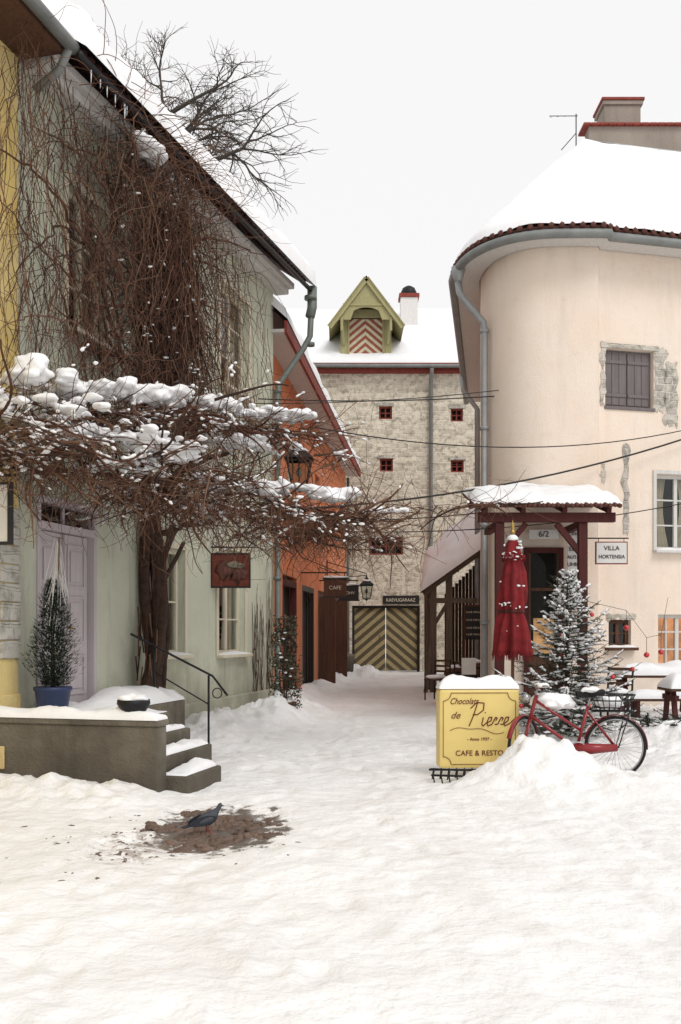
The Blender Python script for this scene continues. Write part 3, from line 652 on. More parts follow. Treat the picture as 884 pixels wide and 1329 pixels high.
w=MB('pipe',oh,OR);w.tube([(18.1,.1,7.6),(18.1,.1,.2)],.06,PIPEG,8);w.build()
def shopsign(x0,x1,y,z0,z1,wx,mat,txt):
    g=grp('hanging_shop_sign',(x0,y,z0));w=MB('board',g);w.box(x0,x1,y,y+.05,z0,z1,mat);w.box(x0-.03,x1+.03,y-.01,y+.06,z1,z1+.04,BLACKP);w.box(x0-.03,x1+.03,y-.01,y+.06,z0-.04,z0,BLACKP);w.build(.005)
    w=MB('bracket',g);w.tube([(wx,y+.02,z1+.18),(x1,y+.02,z1+.18)],.018,IRON,6);w.tube([(x0+.05,y+.02,z1+.18),(x0+.05,y+.02,z1)],.01,IRON,5);w.tube([(x1-.05,y+.02,z1+.18),(x1-.05,y+.02,z1)],.01,IRON,5);w.tube([(wx,y+.02,z1+.6),(x1-.2,y+.02,z1+.18)],.012,IRON,5);w.build()
    w=MB('snow',g);w.blob(((x0+x1)/2,y+.02,z1+.06),((x1-x0)/2,.05,.04),SNOW,2,.4);w.build()
    text(txt,(z1-z0)*.32,CREAM,face_cam((x0+x1)/2,y-.012,(z0+z1)/2),g)
shopsign(-.44,.16,26,2.58,3.02,-1.05,BROWN,'CAFE');shopsign(-.05,.55,30,2.62,3.02,-.66,BLACKP,'KOHV')
lantern((.84,32,3.05),.80,(-.43,32,3.4))
# ================================================================== STONE WAREHOUSE
wh=grp('stone_warehouse',(2,41,0));WF=frame(-6,41,1,0)
k=.03181
def wx(px): return (px-442)*k+6
def wz(py): return 1.65+(820-py)*k
sops=[(wx(492),wx(509),wz(544),wz(527)),(wx(585),wx(601),wz(547),wz(530)),(wx(493),wx(510),wz(612),wz(595)),(wx(585),wx(602),wz(613),wz(597)),(wx(480),wx(523),wz(720),wz(697)),(wx(457),wx(545),0,wz(786))]
w=MB('walls',wh,WF);wall(w,0,18,0,12.6,sops,STONE,.35);w.poly([(0,0,0),(0,-10,0),(0,-10,12.6),(0,-5,16.3),(0,0,12.6)],STONE);w.poly([(18,0,0),(18,-10,0),(18,-10,12.6),(18,-5,16.3),(18,0,12.6)],STONE);w.build()
w=MB('windows',wh,WF)
for i,(a0,a1,z0,z1) in enumerate(sops[:5]):
    w.box(a0+.001,a1-.001,-.3,-.25,z0,z1,DARK);f=.07
    w.box(a0,a0+f,-.2,-.1,z0,z1,REDTRIM);w.box(a1-f,a1,-.2,-.1,z0,z1,REDTRIM);w.box(a0+f,a1-f,-.2,-.1,z0,z0+f,REDTRIM);w.box(a0+f,a1-f,-.2,-.1,z1-f,z1,REDTRIM)
    w.box((a0+a1)/2-.025,(a0+a1)/2+.025,-.18,-.12,z0+f,z1-f,REDTRIM);w.box(a0+f,a1-f,-.17,-.13,(z0+z1)/2-.02,(z0+z1)/2+.02,REDTRIM)
    w.box(a0-.08,a1+.08,-.02,.06,z1+.003,z1+.14,RUBBLE)
w.build()
w=MB('chevron_gate',wh,WF);a0,a1,z1=sops[5][0],sops[5][1],sops[5][3]
w.box(a0+.1,(a0+a1)/2-.012,-.3,-.22,.05,z1-.1,GATE);w.box((a0+a1)/2+.012,a1-.1,-.3,-.22,.05,z1-.1,GATE);w.box(a0,a0+.1,-.3,-.1,0,z1,BLACKP);w.box(a1-.1,a1,-.3,-.1,0,z1,BLACKP);w.box(a0+.1,a1-.1,-.3,-.1,z1-.1,z1,BLACKP)
w.ring(((a0+a1)/2-.25,-.19,1.45),.07,.015,IRON,'x',12,5);w.build(.01)
w=MB('name_board',wh,WF);w.box(wx(497),wx(544),.003,.06,wz(784),wz(773),BLACKP);w.build()
text('KAEVUGARAAZ',.20,CREAM,face_cam(wx(520)-6,40.93,wz(779)),wh,sx=.85)
w=MB('roof',wh,WF);w.poly([(-.3,.5,12.55),(18.3,.5,12.55),(18.3,-5,16.4),(-.3,-5,16.4)],TILE);w.poly([(-.3,-10.5,12.55),(18.3,-10.5,12.55),(18.3,-5,16.4),(-.3,-5,16.4)],TILE);w.box(-.3,18.3,.46,.52,12.45,12.62,REDTRIM);w.box(-.3,18.3,.003,.3,12.3,12.45,REDTRIM);w.build()
w=MB('gutter',wh,WF);w.tube([(-.3,.6,12.5),(18.3,.6,12.45)],.08,PIPE,8);w.tube([(wx(559),.6,12.4),(wx(559),.45,12.2),(wx(559),.12,11.9),(wx(559),.12,wz(720)),(wx(559),.12,.2)],.085,PIPE,8);w.build()
w=MB('roof_snow',wh,WF);snowcap(w,lambda u,v:(-.3+18.6*u,.42-5.5*v,12.62+3.9*v),70,14,18.6,6.5,.22,am=.5,fq=.5,edge=.25);snowcap(w,lambda u,v:(-.3+18.6*u,-10.5+5.5*v,12.6+3.9*v),40,8,18.6,6.5,.2,am=.5,fq=.5,edge=.25);w.build()
hd=grp('hoist_dormer',(1.05,40.6,12.7));hd.parent=wh;hd.matrix_parent_inverse=Matrix.Translation(-V(wh.location))
w=MB('body',hd);cx=1.05
w.box(cx-1.05,cx-.7,41.02,43,12.7,15.0,OLIVE);w.box(cx+.7,cx+1.05,41.02,43,12.7,15.0,OLIVE);w.box(cx-.7,cx+.7,41.1,43,14.65,15.0,OLIVE);w.box(cx-.7,cx+.7,41.14,41.24,12.75,14.6,HATCH);w.box(cx-1.1,cx+1.1,40.9,41.1,12.62,12.75,REDTRIM)
w.box(cx-.75,cx-.68,40.98,41.16,12.75,14.65,OLIVE);w.box(cx+.68,cx+.75,40.98,41.16,12.75,14.65,OLIVE);w.build(.01)
w=MB('pediment',hd);ap=16.0
N_=18;top=[];bot=[]
for i in range(N_+1):
    x=-1.15+2.3*i/N_;tz=ap-.15-abs(x)*1.32;ar=14.55+ (.30*math.sqrt(max(0,1-(x/.6)**2)) if abs(x)<.6 else -.2)
    top.append(V((cx+x,40.38,tz)));bot.append(V((cx+x,40.38,min(tz,ar))))
for i in range(N_): w.poly([bot[i],bot[i+1],top[i+1],top[i]],OLIVE);w.poly([p+V((0,.06,0)) for p in (bot[i],bot[i+1],top[i+1],top[i])],OLIVE);w.poly([bot[i],bot[i+1],bot[i+1]+V((0,.06,0)),bot[i]+V((0,.06,0))],OLIVE)
w.box(cx-.95,cx+.95,40.34,40.378,14.9,15.0,OLIVE)
for sgn in(-1,1):
    w.beam((cx+sgn*1.0,40.42,14.5),(cx+sgn*.9,41.0,13.5),.1,.12,OLIVE);w.beam((cx+sgn*1.0,40.38,14.6),(cx+sgn*1.0,41.1,14.6),.1,.1,OLIVE)
    w.beam((cx,40.3,ap),(cx+sgn*1.5,40.3,ap-1.5*1.32),.06,.22,OLIVE)
    w.beam((cx+sgn*1.0,40.4,14.45),(cx+sgn*1.0,40.4,13.9),.1,.1,OLIVE)
w.build(.008)
w=MB('dormer_roof',hd)
for sgn in(-1,1):
    A=[(cx,40.25,ap+.1),(cx+sgn*1.52,40.25,ap+.1-1.52*1.32),(cx+sgn*1.52,43.2,ap+.1-1.52*1.32),(cx,45,ap+.1)]
    w.poly(A,TILE);w.poly([(x,y,z-.08) for x,y,z in A],OLIVE)
w.build()
w=MB('dormer_snow',hd)
for sgn in(-1,1): snowcap(w,lambda u,v:(cx+sgn*1.5*v,40.3+3.4*u,ap+.12-1.5*1.32*v),20,8,3.4,2.4,.10,am=.5,edge=.1)
w.build()
w=MB('chimney',wh);cx2=3.05
w.box(cx2-.42,cx2+.42,44,44.8,14.6,15.2,REDTRIM);w.box(cx2-.38,cx2+.38,44.04,44.76,15.2,16.5,WHITE);w.box(cx2-.45,cx2+.45,43.97,44.83,16.5,16.66,REDTRIM);w.lathe((cx2,44.4,16.66),[(.36,0),(.36,.15),(.28,.33),(.12,.43),(.02,.45)],IRON,14);w.build(.015)
# ================================================================== PEACH HOUSE
ph=grp('peach_house',(4,19.6,0))
EZ=8.82;BP=[]
for t in [1,.75,.5,.25]: BP.append(V((2.86+1.64*t,20.3+10.7*t,0)))
for i in range(25):
    a=math.pi/2*i/24;e=2/2.5;BP.append(V((4.1-1.24*math.cos(a)**e if i<24 else 4.1,20.3-1.80*math.sin(a)**e,0)))
BP+=[V((4.5,18.49,0)),V((4.80,18.50,0)),V((4.85,18.64,0))];NC=len(BP)
for t in(.3,1,2,4,7.2): BP.append(V((4.85+t,18.64+.25*t,0)))
def outline(off):
    out=[]
    for i,p in enumerate(BP):
        t=BP[min(i+1,len(BP)-1)]-BP[max(i-1,0)]
        if i in(NC-2,NC-1) and off>.1: t=V((1,.12,0))
        t=t.normalized();out.append(p+V((t.y,-t.x,0))*off)
    return out
PF=frame(4.85,18.64,1,.25)
pops=[(.13,1.15,5.90,6.99),(1.20,2.16,3.21,4.66),(1.24,2.18,.98,1.98),(.20,.67,1.36,1.88)]
po=outline(0)
w=MB('walls',ph)
w.grid([[V((p.x,p.y,z)) for z in (0,2,4,6,8,EZ+.1)] for p in po[:NC-1]],PEACH,True)
w.grid([[V((p.x,p.y,z)) for z in (0,2,4,6,8,EZ+.1)] for p in po[NC-2:NC]],PEACH,False);w.fr=PF
wall(w,0.0,7.4,0,EZ+.1,pops,PEACH,.22);w.poly([(7.4,0,0),(7.4,-12,0),(7.4,-12,EZ),(7.4,0,EZ)],PEACH);w.build(recalc=False)
def patch(name,a0,a1,z0,z1,seed,n=.012):
    q=MB(name,ph,PF);ns=14;pts=[]
    def jit(t,s): return .06*noise.noise(V((t*6,s+seed,1)))*1.6
    for i in range(ns): t=i/ns;pts.append((a0+(a1-a0)*t,n,z0+jit(t,0)))
    for i in range(ns): t=i/ns;pts.append((a1+jit(t,5),n,z0+(z1-z0)*t))
    for i in range(ns): t=i/ns;pts.append((a1-(a1-a0)*t,n,z1+jit(t,9)))
    for i in range(ns): t=i/ns;pts.append((a0+jit(t,14),n,z1-(z1-z0)*t))
    q.poly(pts,RUBBLE);q.build()
patch('stone_patch',.03,.125,5.9,7.1,1);patch('stone_patch',1.16,1.40,5.85,7.05,3);patch('stone_patch',1.38,1.66,5.6,6.8,5);patch('stone_patch',.50,.62,3.5,5.2,8);patch('stone_patch',.15,.75,1.89,1.98,11);patch('stone_patch',.05,.13,4.45,4.8,12)
w=MB('shutters',ph,PF);a0,a1,z0,z1=pops[0]
w.box(a0,a1,-.2,-.12,z0,z1,GREYW)
for i in range(2):
    p=a0+.04+i*.475
    for j in range(3): w.box(p+j*.15,p+j*.15+.142,-.118,-.09,z0+.05,z1-.05,GREYW)
    w.box(p,p+.44,-.088,-.07,z0+.2,z0+.26,GREYW);w.box(p,p+.44,-.088,-.07,z1-.26,z1-.2,GREYW)
w.box(a0-.02,a1+.02,-.1,.03,z0-.06,z0-.003,GREYW);w.box(a0-.1,a1+.1,.014,.03,z1+.003,z1+.09,RUBBLE);w.build(.004)
window('white_window',ph,PF,*pops[1],-.1,WHITEW,2,3,curtain=True)
window('lit_window',ph,PF,*pops[2],-.1,WHITEW,4,3,curtain=False,back=WARM)
window('small_window',ph,PF,*pops[3],-.1,BROWN,2,2,curtain=False)
w=MB('window_casings',ph,PF);a0,a1,z0,z1=pops[1]
w.box(a0-.07,a0-.003,.003,.03,z0,z1+.07,WHITEW);w.box(a1+.003,a1+.07,.003,.03,z0,z1+.07,WHITEW);w.box(a0-.003,a1+.003,.003,.03,z1+.003,z1+.07,WHITEW);w.build()
eo=outline(.5);wo=outline(.02)
w=MB('eaves',ph)
w.grid([[V((a.x,a.y,EZ)),V((b.x,b.y,EZ+.02))] for a,b in zip(wo,eo)],WHITEW)
w.grid([[V((a.x,a.y,EZ-.03)),V((a.x,a.y,EZ+.15))] for a in eo],PIPE)
w.build()
w=MB('gutter',ph);w.tube([V((p.x,p.y,EZ+.02)) for p in outline(.57)],.085,PIPE,10);w.build()
eo2=outline(.55)
def ridge(i):
    p=eo2[i]
    if i<4: t=[1,.75,.5,.25][i];return V((5.7+2.3*t,23.3+7.7*t,13.0))
    if i<NC: return V((5.7,23.3,13.0))
    return V((5.7+max(0,(p.x-4.9))*.98,23.3+.25*max(0,p.x-4.9),13.0))
def resamp(pts,tg,n):
    out=[];L_=[0]
    for i in range(1,len(pts)):L_.append(L_[-1]+max((pts[i]-pts[i-1]).length,(tg[i]-tg[i-1]).length*.3))
    for k_ in range(n+1):
        d=L_[-1]*k_/n;i=0
        while i<len(L_)-2 and L_[i+1]<d:i+=1
        f=(d-L_[i])/(L_[i+1]-L_[i]+1e-9);f=max(0,min(1,f));out.append((pts[i]+(pts[i+1]-pts[i])*f,tg[i]+(tg[i+1]-tg[i])*f))
    return out
tg=[ridge(i) for i in range(len(eo2))];prs=resamp([V((p.x,p.y,EZ+.16)) for p in eo2],tg,120)
w=MB('roof',ph);w.grid([[e+(t-e)*v for v in(0,.5,1)] for e,t in prs],TILE)
for e,t in prs:
    d=(t-e).normalized();w.tube([e-d*.06+V((0,0,.02)),e+d*.3+V((0,0,.02))],.055,TILE,6)
w.poly([(5.7,23.3,12.9),(8,31,12.9),(13,31,12.9),(13,25,12.9)],TILE)
w.build()
w=MB('roof_snow',ph)
rows=[]
for i,(e,t) in enumerate(prs):
    row=[]
    for j in range(25):
        v=(j/24)**1.5;p=e+(t-e)*v;ed=min(1,v*7/.16);ed=math.sqrt(1-(1-ed)**2);sg=.05*math.sin(math.pi*min(1,v))
        p=p+V((0,0,.06+(.15*ed)*(1+.35*noise.noise(p*.9))+sg+.05*noise.noise(p*1.6)+.02*noise.noise(p*5)));row.append(p)
    rows.append(row)
w.grid(rows,SNOW);w.poly([(5.7,23.3,13.2),(8,31,13.2),(13,31,13.2),(13,25,13.2)],SNOW);w.build()
w=MB('parapet',ph);w.box(6.05,12,24.2,24.6,12.6,13.98,CHIM)
x=6.0
while x<12: w.beam((x,24.1,13.99),(x,24.7,13.99),.19,.06,REDTRIM);x+=.2
w.build(.01)
w=MB('chimney',ph);w.box(6.55,7.45,24.65,25.4,13,14.72,CHIM);w.box(6.5,7.5,24.6,25.45,14.72,14.82,CHIM);w.box(6.47,7.53,24.57,25.48,14.82,14.89,REDTRIM);w.build(.01)
w=MB('snow_caps',ph);snowcap(w,lambda u,v:(6.55+.9*u,24.65+.75*v,14.89),8,6,.9,.75,.06);w.build()
w=MB('drainpipe',ph)
w.lathe((2.33,19.65,8.56),[(.05,0),(.09,.05),(.13,.2),(.14,.3)],PIPEL,12)
w.tube([(2.33,19.65,8.56),(2.35,19.6,8.35),(2.42,19.55,8.2),(2.80,19.45,7.7),(2.82,19.45,7.55),(2.82,19.45,.3),(2.77,19.3,.2)],.07,PIPEL,10)
for z in(7.5,5.6,3.7,1.8):w.tube([(2.82,19.45,z),(2.82,19.45,z+.07)],.09,PIPEL,10)
w.tube([(3.3,27.0,8.6),(3.35,27,8.2),(3.72,27.0,7.7),(3.72,27,.2)],.075,PIPEL,8);w.build()
w=MB('tv_antenna');w.tube([(5.55,23.4,12.7),(5.55,23.4,13.85)],.014,IRON,6);w.tube([(4.9,23.3,13.75),(5.6,23.45,13.83)],.010,IRON,5)
for i in range(3):x=4.95+i*.16;w.tube([(x,23.3,13.72+i*.01),(x,23.45,13.8+i*.01)],.006,IRON,4)
w.tube([(5.2,23.4,13.0),(5.55,23.4,13.4)],.01,IRON,5);w.build()
# porch
pg=grp('entrance_porch',(3.5,17.5,0))
w=MB('roof_frame',pg)
w.beam((2.35,16.95,3.60),(4.68,16.95,3.60),.14,.16,DKRED)
for x in(2.45,3.1,3.8,4.55):w.beam((x,16.8,3.72),(x,18.45,4.12),.08,.12,DKRED)
w.beam((2.35,18.4,4.03),(4.68,18.4,4.03),.12,.14,DKRED)
for x in(2.72,4.14):w.beam((x,17.0,0),(x,17.0,3.52),.15,.15,DKRED);w.beam((x,17.0,2.95),(x+(.45 if x<3 else -.45),16.97,3.5),.08,.1,DKRED)
w.beam((2.72,17.05,3.5),(2.72,18.4,3.5),.12,.12,DKRED);w.beam((4.14,17.05,3.5),(4.14,18.4,3.5),.12,.12,DKRED)
w.build(.008)
w=MB('tiles',pg)
for i in range(31):x=2.30+i*.08;w.tube([(x,16.7,3.77+ (.015 if i%2 else 0)),(x,18.45,4.21)],.042,TILE,6)
w.build()
w=MB('snow',pg);snowcap(w,lambda u,v:(2.26+2.5*u,16.74+1.72*v,3.81+.44*v),40,14,2.5,1.75,.15,am=.6,fq=1.8,edge=.3);w.build()
w=MB('door_surround',pg)
w.box(2.95,4.42,18.34,18.42,0,3.5,PEACH);w.box(3.38,3.46,18.24,18.34,.2,3.2,DKRED);w.box(4.02,4.10,18.24,18.34,.2,3.2,DKRED);w.box(3.46,4.02,18.24,18.34,3.1,3.2,DKRED)
w.box(3.46,4.02,18.28,18.335,.2,1.2,BROWN);w.box(3.5,3.98,18.30,18.336,1.2,3.1,DARK);w.box(3.55,3.93,18.29,18.299,1.25,1.9,WARM);w.box(3.46,3.5,18.26,18.33,1.2,3.1,BROWN);w.box(3.98,4.02,18.26,18.33,1.2,3.1,BROWN);w.box(3.5,3.98,18.26,18.285,2.4,2.46,BROWN)
w.poly([(3.5,18.28,1.2),(3.98,18.28,1.2),(3.98,18.28,3.1),(3.5,18.28,3.1)],GLASS);w.build(.005)
w=MB('number_plate',pg);w.box(3.42,3.95,17.99,18.01,3.33,3.5,WHITE);w.build();text('6/2',.15,INK,face_cam(3.68,17.98,3.415),pg)
w=MB('office_panels',pg);w.box(4.12,4.42,18.02,18.05,2.75,3.5,WHITE);w.box(4.12,4.42,18.02,18.05,2.05,2.72,WHITE);w.box(2.98,3.3,18.02,18.05,2.4,3.35,WHITE);w.build()
for t_,z_,s_ in(('OFFICE',3.42,.08),('EESTI',3.15,.11),('AUTORI',3.0,.09),('UHING',2.87,.10),('EESTI',2.55,.11),('KUNST',2.38,.09)):text(t_,s_,INK,face_cam(4.27,18.01,z_),pg)
for t_,z_,s_ in(('OFFICE',3.22,.08),('KAFE',3.0,.09),('LOUNGE',2.8,.08)):text(t_,s_,REDINK,face_cam(3.14,18.01,z_),pg)
g=grp('house_name_sign',(4.77,17.5,3.0));w=MB('board',g);w.box(4.49,5.06,17.5,17.53,2.84,3.24,REDTRIM);w.box(4.51,5.04,17.49,17.498,2.86,3.22,WHITE);w.build()
w=MB('bracket',g);w.tube([(4.2,17.52,3.3),(5.08,17.52,3.3)],.012,IRON,6);w.tube([(4.55,17.52,3.3),(4.55,17.52,3.24)],.006,IRON,4);w.tube([(5.0,17.52,3.3),(5.0,17.52,3.24)],.006,IRON,4);w.build()
text('VILLA',.11,INK,face_cam(4.775,17.485,3.12),g);text('HORTENSIA',.095,INK,face_cam(4.775,17.485,2.97),g,sx=.9)
# ================================================================== SHED
sh=grp('wooden_lean_to',(3,28,0))
def SR(u,v,dz=0):
    A,B,C_,D=V((2.15,26.7,2.72)),V((4.1,26.7,4.1)),V((2.5,30,3.75)),V((4.4,30,5.5))
    p=(A*(1-u)+B*u)*(1-v)+(C_*(1-u)+D*u)*v;return V((p.x,p.y,p.z+dz))
w=MB('timber_frame',sh)
for x,y,zt in((2.52,27.0,2.9),(2.95,27,3.2),(2.62,30.0,3.7),(3.85,27,3.8),(2.56,28.5,3.2)):w.beam((x,y,0),(x,y,zt),.17,.17,OLDW)
w.beam(SR(.03,.05,-.12),SR(.97,.05,-.12),.14,.16,OLDW);w.beam(SR(.1,.03,-.12),SR(.1,.97,-.12),.14,.16,OLDW);w.beam((2.4,27,2.5),(3.95,27,2.5),.14,.14,OLDW);w.beam(SR(.5,.03,-.12),SR(.5,.97,-.12),.12,.14,OLDW)
w.beam((2.52,27,1.8),(2.95,27,2.5),.1,.1,OLDW);w.beam((2.5,27.2,1.0),(2.6,29.9,1.0),.08,.1,OLDW);w.beam((2.3,26.9,0),(2.55,27,1.9),.1,.12,OLDW)
for i in range(9): w.box(3.0+i*.1,3.09+i*.1,28.6,28.64,0,2.75+i*.1,BROWN)
w.build(.008)
w=MB('roof_boards',sh)
for i in range(12): w.poly([SR(i/12,-.02,-.03),SR((i+.94)/12,-.02,-.03),SR((i+.94)/12,1,-.03),SR(i/12,1,-.03)],BROWN)
w.build()
w=MB('snow',sh);snowcap(w,lambda u,v:SR(u,v),24,24,2.4,3.6,.34,am=.7,fq=1.6,edge=.3);w.build()
g=grp('menu_board',(3.4,25.5,0));w=MB('panel',g);w.box(3.2,3.62,25.5,25.53,1.45,2.3,INK);w.box(3.17,3.2,25.48,25.54,.3,2.35,BROWN);w.box(3.62,3.65,25.48,25.54,.3,2.35,BROWN);w.box(3.2,3.62,25.48,25.54,2.3,2.35,BROWN);w.build()
for z_ in(2.15,1.95,1.75,1.58):text('CAFE MENU',.07,CREAM,face_cam(3.41,25.49,z_),g)
def barrel(x,y,z0,s=1):
    g=MB('wooden_barrel');g.lathe((x,y,z0),[(.22*s,0),(.27*s,.2*s),(.29*s,.42*s),(.27*s,.65*s),(.22*s,.85*s),(.20*s,.85*s),(.19*s,.8*s)],BROWN,20)
    for z in(.12,.3,.56,.74): r=(.22+.07*math.sin(math.pi*z/.85))*s+.006;g.lathe((x,y,z0+z*s),[(r,-.02),(r+.004,0),(r,.02)],IRON,20)
    g.blob((x,y,z0+.87*s),(.2*s,.2*s,.07*s),SNOW,2,.3);g.build()
barrel(3.05,22.5,.1);barrel(2.75,24.2,0,.9)
def chair(x,y,rot,z0=.1):
    F=frame(x,y,math.cos(rot),math.sin(rot));w=MB('cafe_chair');w.fr=lambda a,n,z:F(a,n,z+z0)
    for a,n in((-.2,-.2),(.2,-.2)):w.tube([(a,n,0),(a,n,.45)],.018,IRON,6)
    for a,n in((-.2,.2),(.2,.2)):w.tube([(a,n,0),(a,n,.45),(a,n+.06,.92)],.018,IRON,6)
    w.box(-.22,.22,-.22,.22,.45,.48,BROWN)
    for z in(.62,.74,.86):w.box(-.2,.2,.225+z*.05-.02,.24+z*.05-.02,z,z+.05,BROWN)
    w.blob((0,0,.52),(.2,.2,.07),SNOW,2,.35);w.build()
chair(2.5,21.3,.4);chair(2.2,22.6,2.5);chair(3.0,20.9,1.3)
g=MB('small_notice_board');g.box(2.55,2.85,20.9,20.93,.75,1.1,WHITE);g.box(2.68,2.72,20.93,20.96,0,.9,BROWN);g.build()
# ================================================================== SIGN BOX
sg=grp('cafe_signboard',(1.6,11.3,.5));ang=.06
SF=frame(1.12,11.26,math.cos(ang),math.sin(ang))
w=MB('box',sg,SF);w.box(0,.92,-.26,0,.10,1.0,SIGNY);w.build(.03)
w=MB('border',sg,SF)
b0=.045;x0,x1,z0,z1=b0,.92-b0,.10+b0,1.0-b0
cr=.09
def corner(cx_,cz_,s1,s2): return [(cx_+s1*cr*math.cos(a),.006,cz_+s2*cr*math.sin(a)) for a in [math.pi/2*i/6 for i in range(7)]]
w.tube([(x0+cr,.004,z0),(x1-cr,.004,z0)],.004,SIGNR,4);w.tube([(x0+cr,.004,z1),(x1-cr,.004,z1)],.004,SIGNR,4);w.tube([(x0,.004,z0+cr),(x0,.004,z1-cr)],.004,SIGNR,4);w.tube([(x1,.004,z0+cr),(x1,.004,z1-cr)],.004,SIGNR,4)
for cx_,cz_,s1,s2 in((x0,z0,1,1),(x1,z0,-1,1),(x0,z1,1,-1),(x1,z1,-1,-1)):w.tube(corner(cx_,cz_,s1,s2),.004,SIGNR,4)
PR=[[(0,0),(.02,.12),(.03,.26)],[(-.03,.20),(.02,.27),(.10,.26),(.11,.18),(.06,.13),(.01,.13)],[(.13,.10),(.13,.02),(.15,0),(.17,.03)],[(.135,.15),(.14,.155)],[(.17,.03),(.22,.06),(.22,.10),(.19,.10),(.18,.04),(.20,0),(.24,.02)],[(.24,.02),(.26,.10),(.28,.09),(.27,.06)],[(.27,.02),(.30,.02),(.32,.10),(.345,.09),(.335,.06)],[(.33,.02),(.36,.02),(.40,.06),(.40,.10),(.37,.10),(.36,.04),(.38,0),(.43,.03),(.48,.10)]]
for stt in PR:
    pp=[]
    for i in range(len(stt)-1):
        for q in range(4):
            t=q/4;pp.append((stt[i][0]*(1-t)+stt[i+1][0]*t,stt[i][1]*(1-t)+stt[i+1][1]*t))
    pp.append(stt[-1])
    w.tube([(.34+x*1.08+z*.25,.005,.58+z) for x,z in pp],.0065,SIGNR,5)
w.tube([(.12+.62*t,.005,.53+.03*math.sin(t*5)+.012*math.sin(t*13)) for t in [i/24 for i in range(25)]],.0035,SIGNR,4)
w.build()
def stx(b,s,a,z,sh=0,ext=.003,sx=1): text(b,s,SIGNR,Matrix.Translation(SF(a,.004,z))@Matrix.Rotation(ang,4,'Z')@Matrix.Rotation(math.pi/2,4,'X'),sg,shear=sh,ext=ext,sx=sx)
stx('Chocolats',.10,.28,.86,.4,sx=.8);stx('de',.11,.18,.70,.4);stx('- Anno 1937 -',.05,.46,.43,0,sx=1);stx('CAFE & RESTO',.085,.46,.27,0,sx=1)
w=MB('snow_cap',sg,SF);snowcap(w,lambda u,v:(.92*u,-.26+.26*v,1.0),24,10,.92,.26,.13,am=.7,fq=3,edge=.13);w.build()
w=MB('bicycle_rack')
for i in range(8):
    x=1.02+i*.085;w.tube([(x,10.75,.0),(x-.02,10.72,.10),(x,10.8,.15),(x+.01,10.98,.14),(x,11.05,.0)],.009,IRON,6)
w.tube([(.98,10.73,.10),(1.68,10.73,.08)],.012,IRON,6);w.tube([(.98,11.02,.12),(1.68,11.02,.12)],.012,IRON,6);w.tube([(.98,10.85,.15),(1.68,10.85,.13)],.012,IRON,6);w.build()
# ================================================================== BICYCLE
by=11.2;BF=lambda x,y,z:V((x-.14,y,z+.08))
bk=grp('bicycle',(2.7,11.2,.35))
RWx,FWx,wz0=3.24,2.14,.27;rr=.335
def steer(x,y,z,a=math.radians(52)):
    dx,dy=x-FWx,y-by;return BF(FWx+.06+dx*math.cos(a)-dy*math.sin(a),by+dx*math.sin(a)+dy*math.cos(a),z)
for nm,x,F in(('rear_wheel',RWx,BF),('front_wheel',FWx,steer)):
    w=MB(nm,bk,F)
    w.ring((x,by,wz0),rr,.018,RUB,'y',48,8);w.ring((x,by,wz0),rr-.022,.010,CHROME,'y',48,6);w.tube([(x,by-.05,wz0),(x,by+.05,wz0)],.022,CHROME,8)
    for i in range(28):
        a=6.283*i/28;w.tube([(x,by+(.03 if i%2 else -.03),wz0),(x+(rr-.02)*math.cos(a),by,wz0+(rr-.02)*math.sin(a))],.0022,CHROME,4)
    w.build()
w=MB('frame',bk,BF);BB=V((2.80,by,.25));ST=V((2.93,by,.72));HT=V((2.33,by,.80));HB=V((2.29,by,.62))
w.tube([BB,ST],.018,RED,8);w.tube([BB,HB],.020,RED,8);w.tube([BB+V((.06,0,.2)),HT],.016,RED,8);w.tube([HB+V((-.02,0,-.06)),HT+V((.02,0,.06))],.022,RED,8)
for sy in(-.055,.055):
    w.tube([BB+V((0,sy*.5,0)),V((RWx,by+sy,wz0))],.011,RED,6);w.tube([ST+V((0,sy*.4,-.06)),V((RWx,by+sy,wz0))],.009,RED,6);w.tube([HB+V((-.02,sy*.6,-.04)),V((FWx+.06,by+sy,wz0))],.012,RED,6)
w.build()
for nm,x,a0,a1,F in(('rear_mudguard',RWx,-5,165,BF),('front_mudguard',FWx,20,160,steer)):
    w=MB(nm,bk,F);rows=[]
    for i in range(25):
        a=math.radians(a0+(a1-a0)*i/24);rows.append([V((x+(rr+.035-.012*abs(j))*math.cos(a),by+j*.028,wz0+(rr+.035-.012*abs(j))*math.sin(a))) for j in(-1,-.5,0,.5,1)])
    w.grid(rows,RED);w.build()
w=MB('chain_case',bk,BF);w.tube([V((2.76,by-.06,.25)),V((RWx,by-.06,.27))],[.075,.04],RED,10);w.ring((2.80,by-.09,.25),.085,.008,CHROME,'y',20,6)
w.tube([(2.80,by-.11,.25),(2.88,by-.12,.11)],.01,CHROME,6);w.box(2.84,2.93,by-.2,by-.12,.09,.115,RUB);w.build()
w=MB('saddle',bk,BF);w.tube([ST,ST+V((.03,0,.14))],.013,CHROME,6)
rows=[]
for i in range(13):
    t=i/12;x=2.80+.30*t;hw=.025+.075*sm(.35,.85,t)
    rows.append([V((x,by+hw*math.cos(a),.87+.035*math.sin(a)-.01*math.sin(t*3.1)+.02*t)) for a in [math.pi*2*k_/12 for k_ in range(13)]])
w.grid(rows,RUB);w.build()
w=MB('handlebar',bk,BF);w.tube([HT,HT+V((.03,0,.14))],.013,CHROME,6);hc=HT+V((.03,0,.14))
w.tube([hc+V((.20,-.27,-.03)),hc+V((.06,-.26,.03)),hc+V((-.04,-.14,.03)),hc,hc+V((-.04,.14,.03)),hc+V((.06,.26,.03)),hc+V((.20,.27,-.03))],.011,CHROME,8)
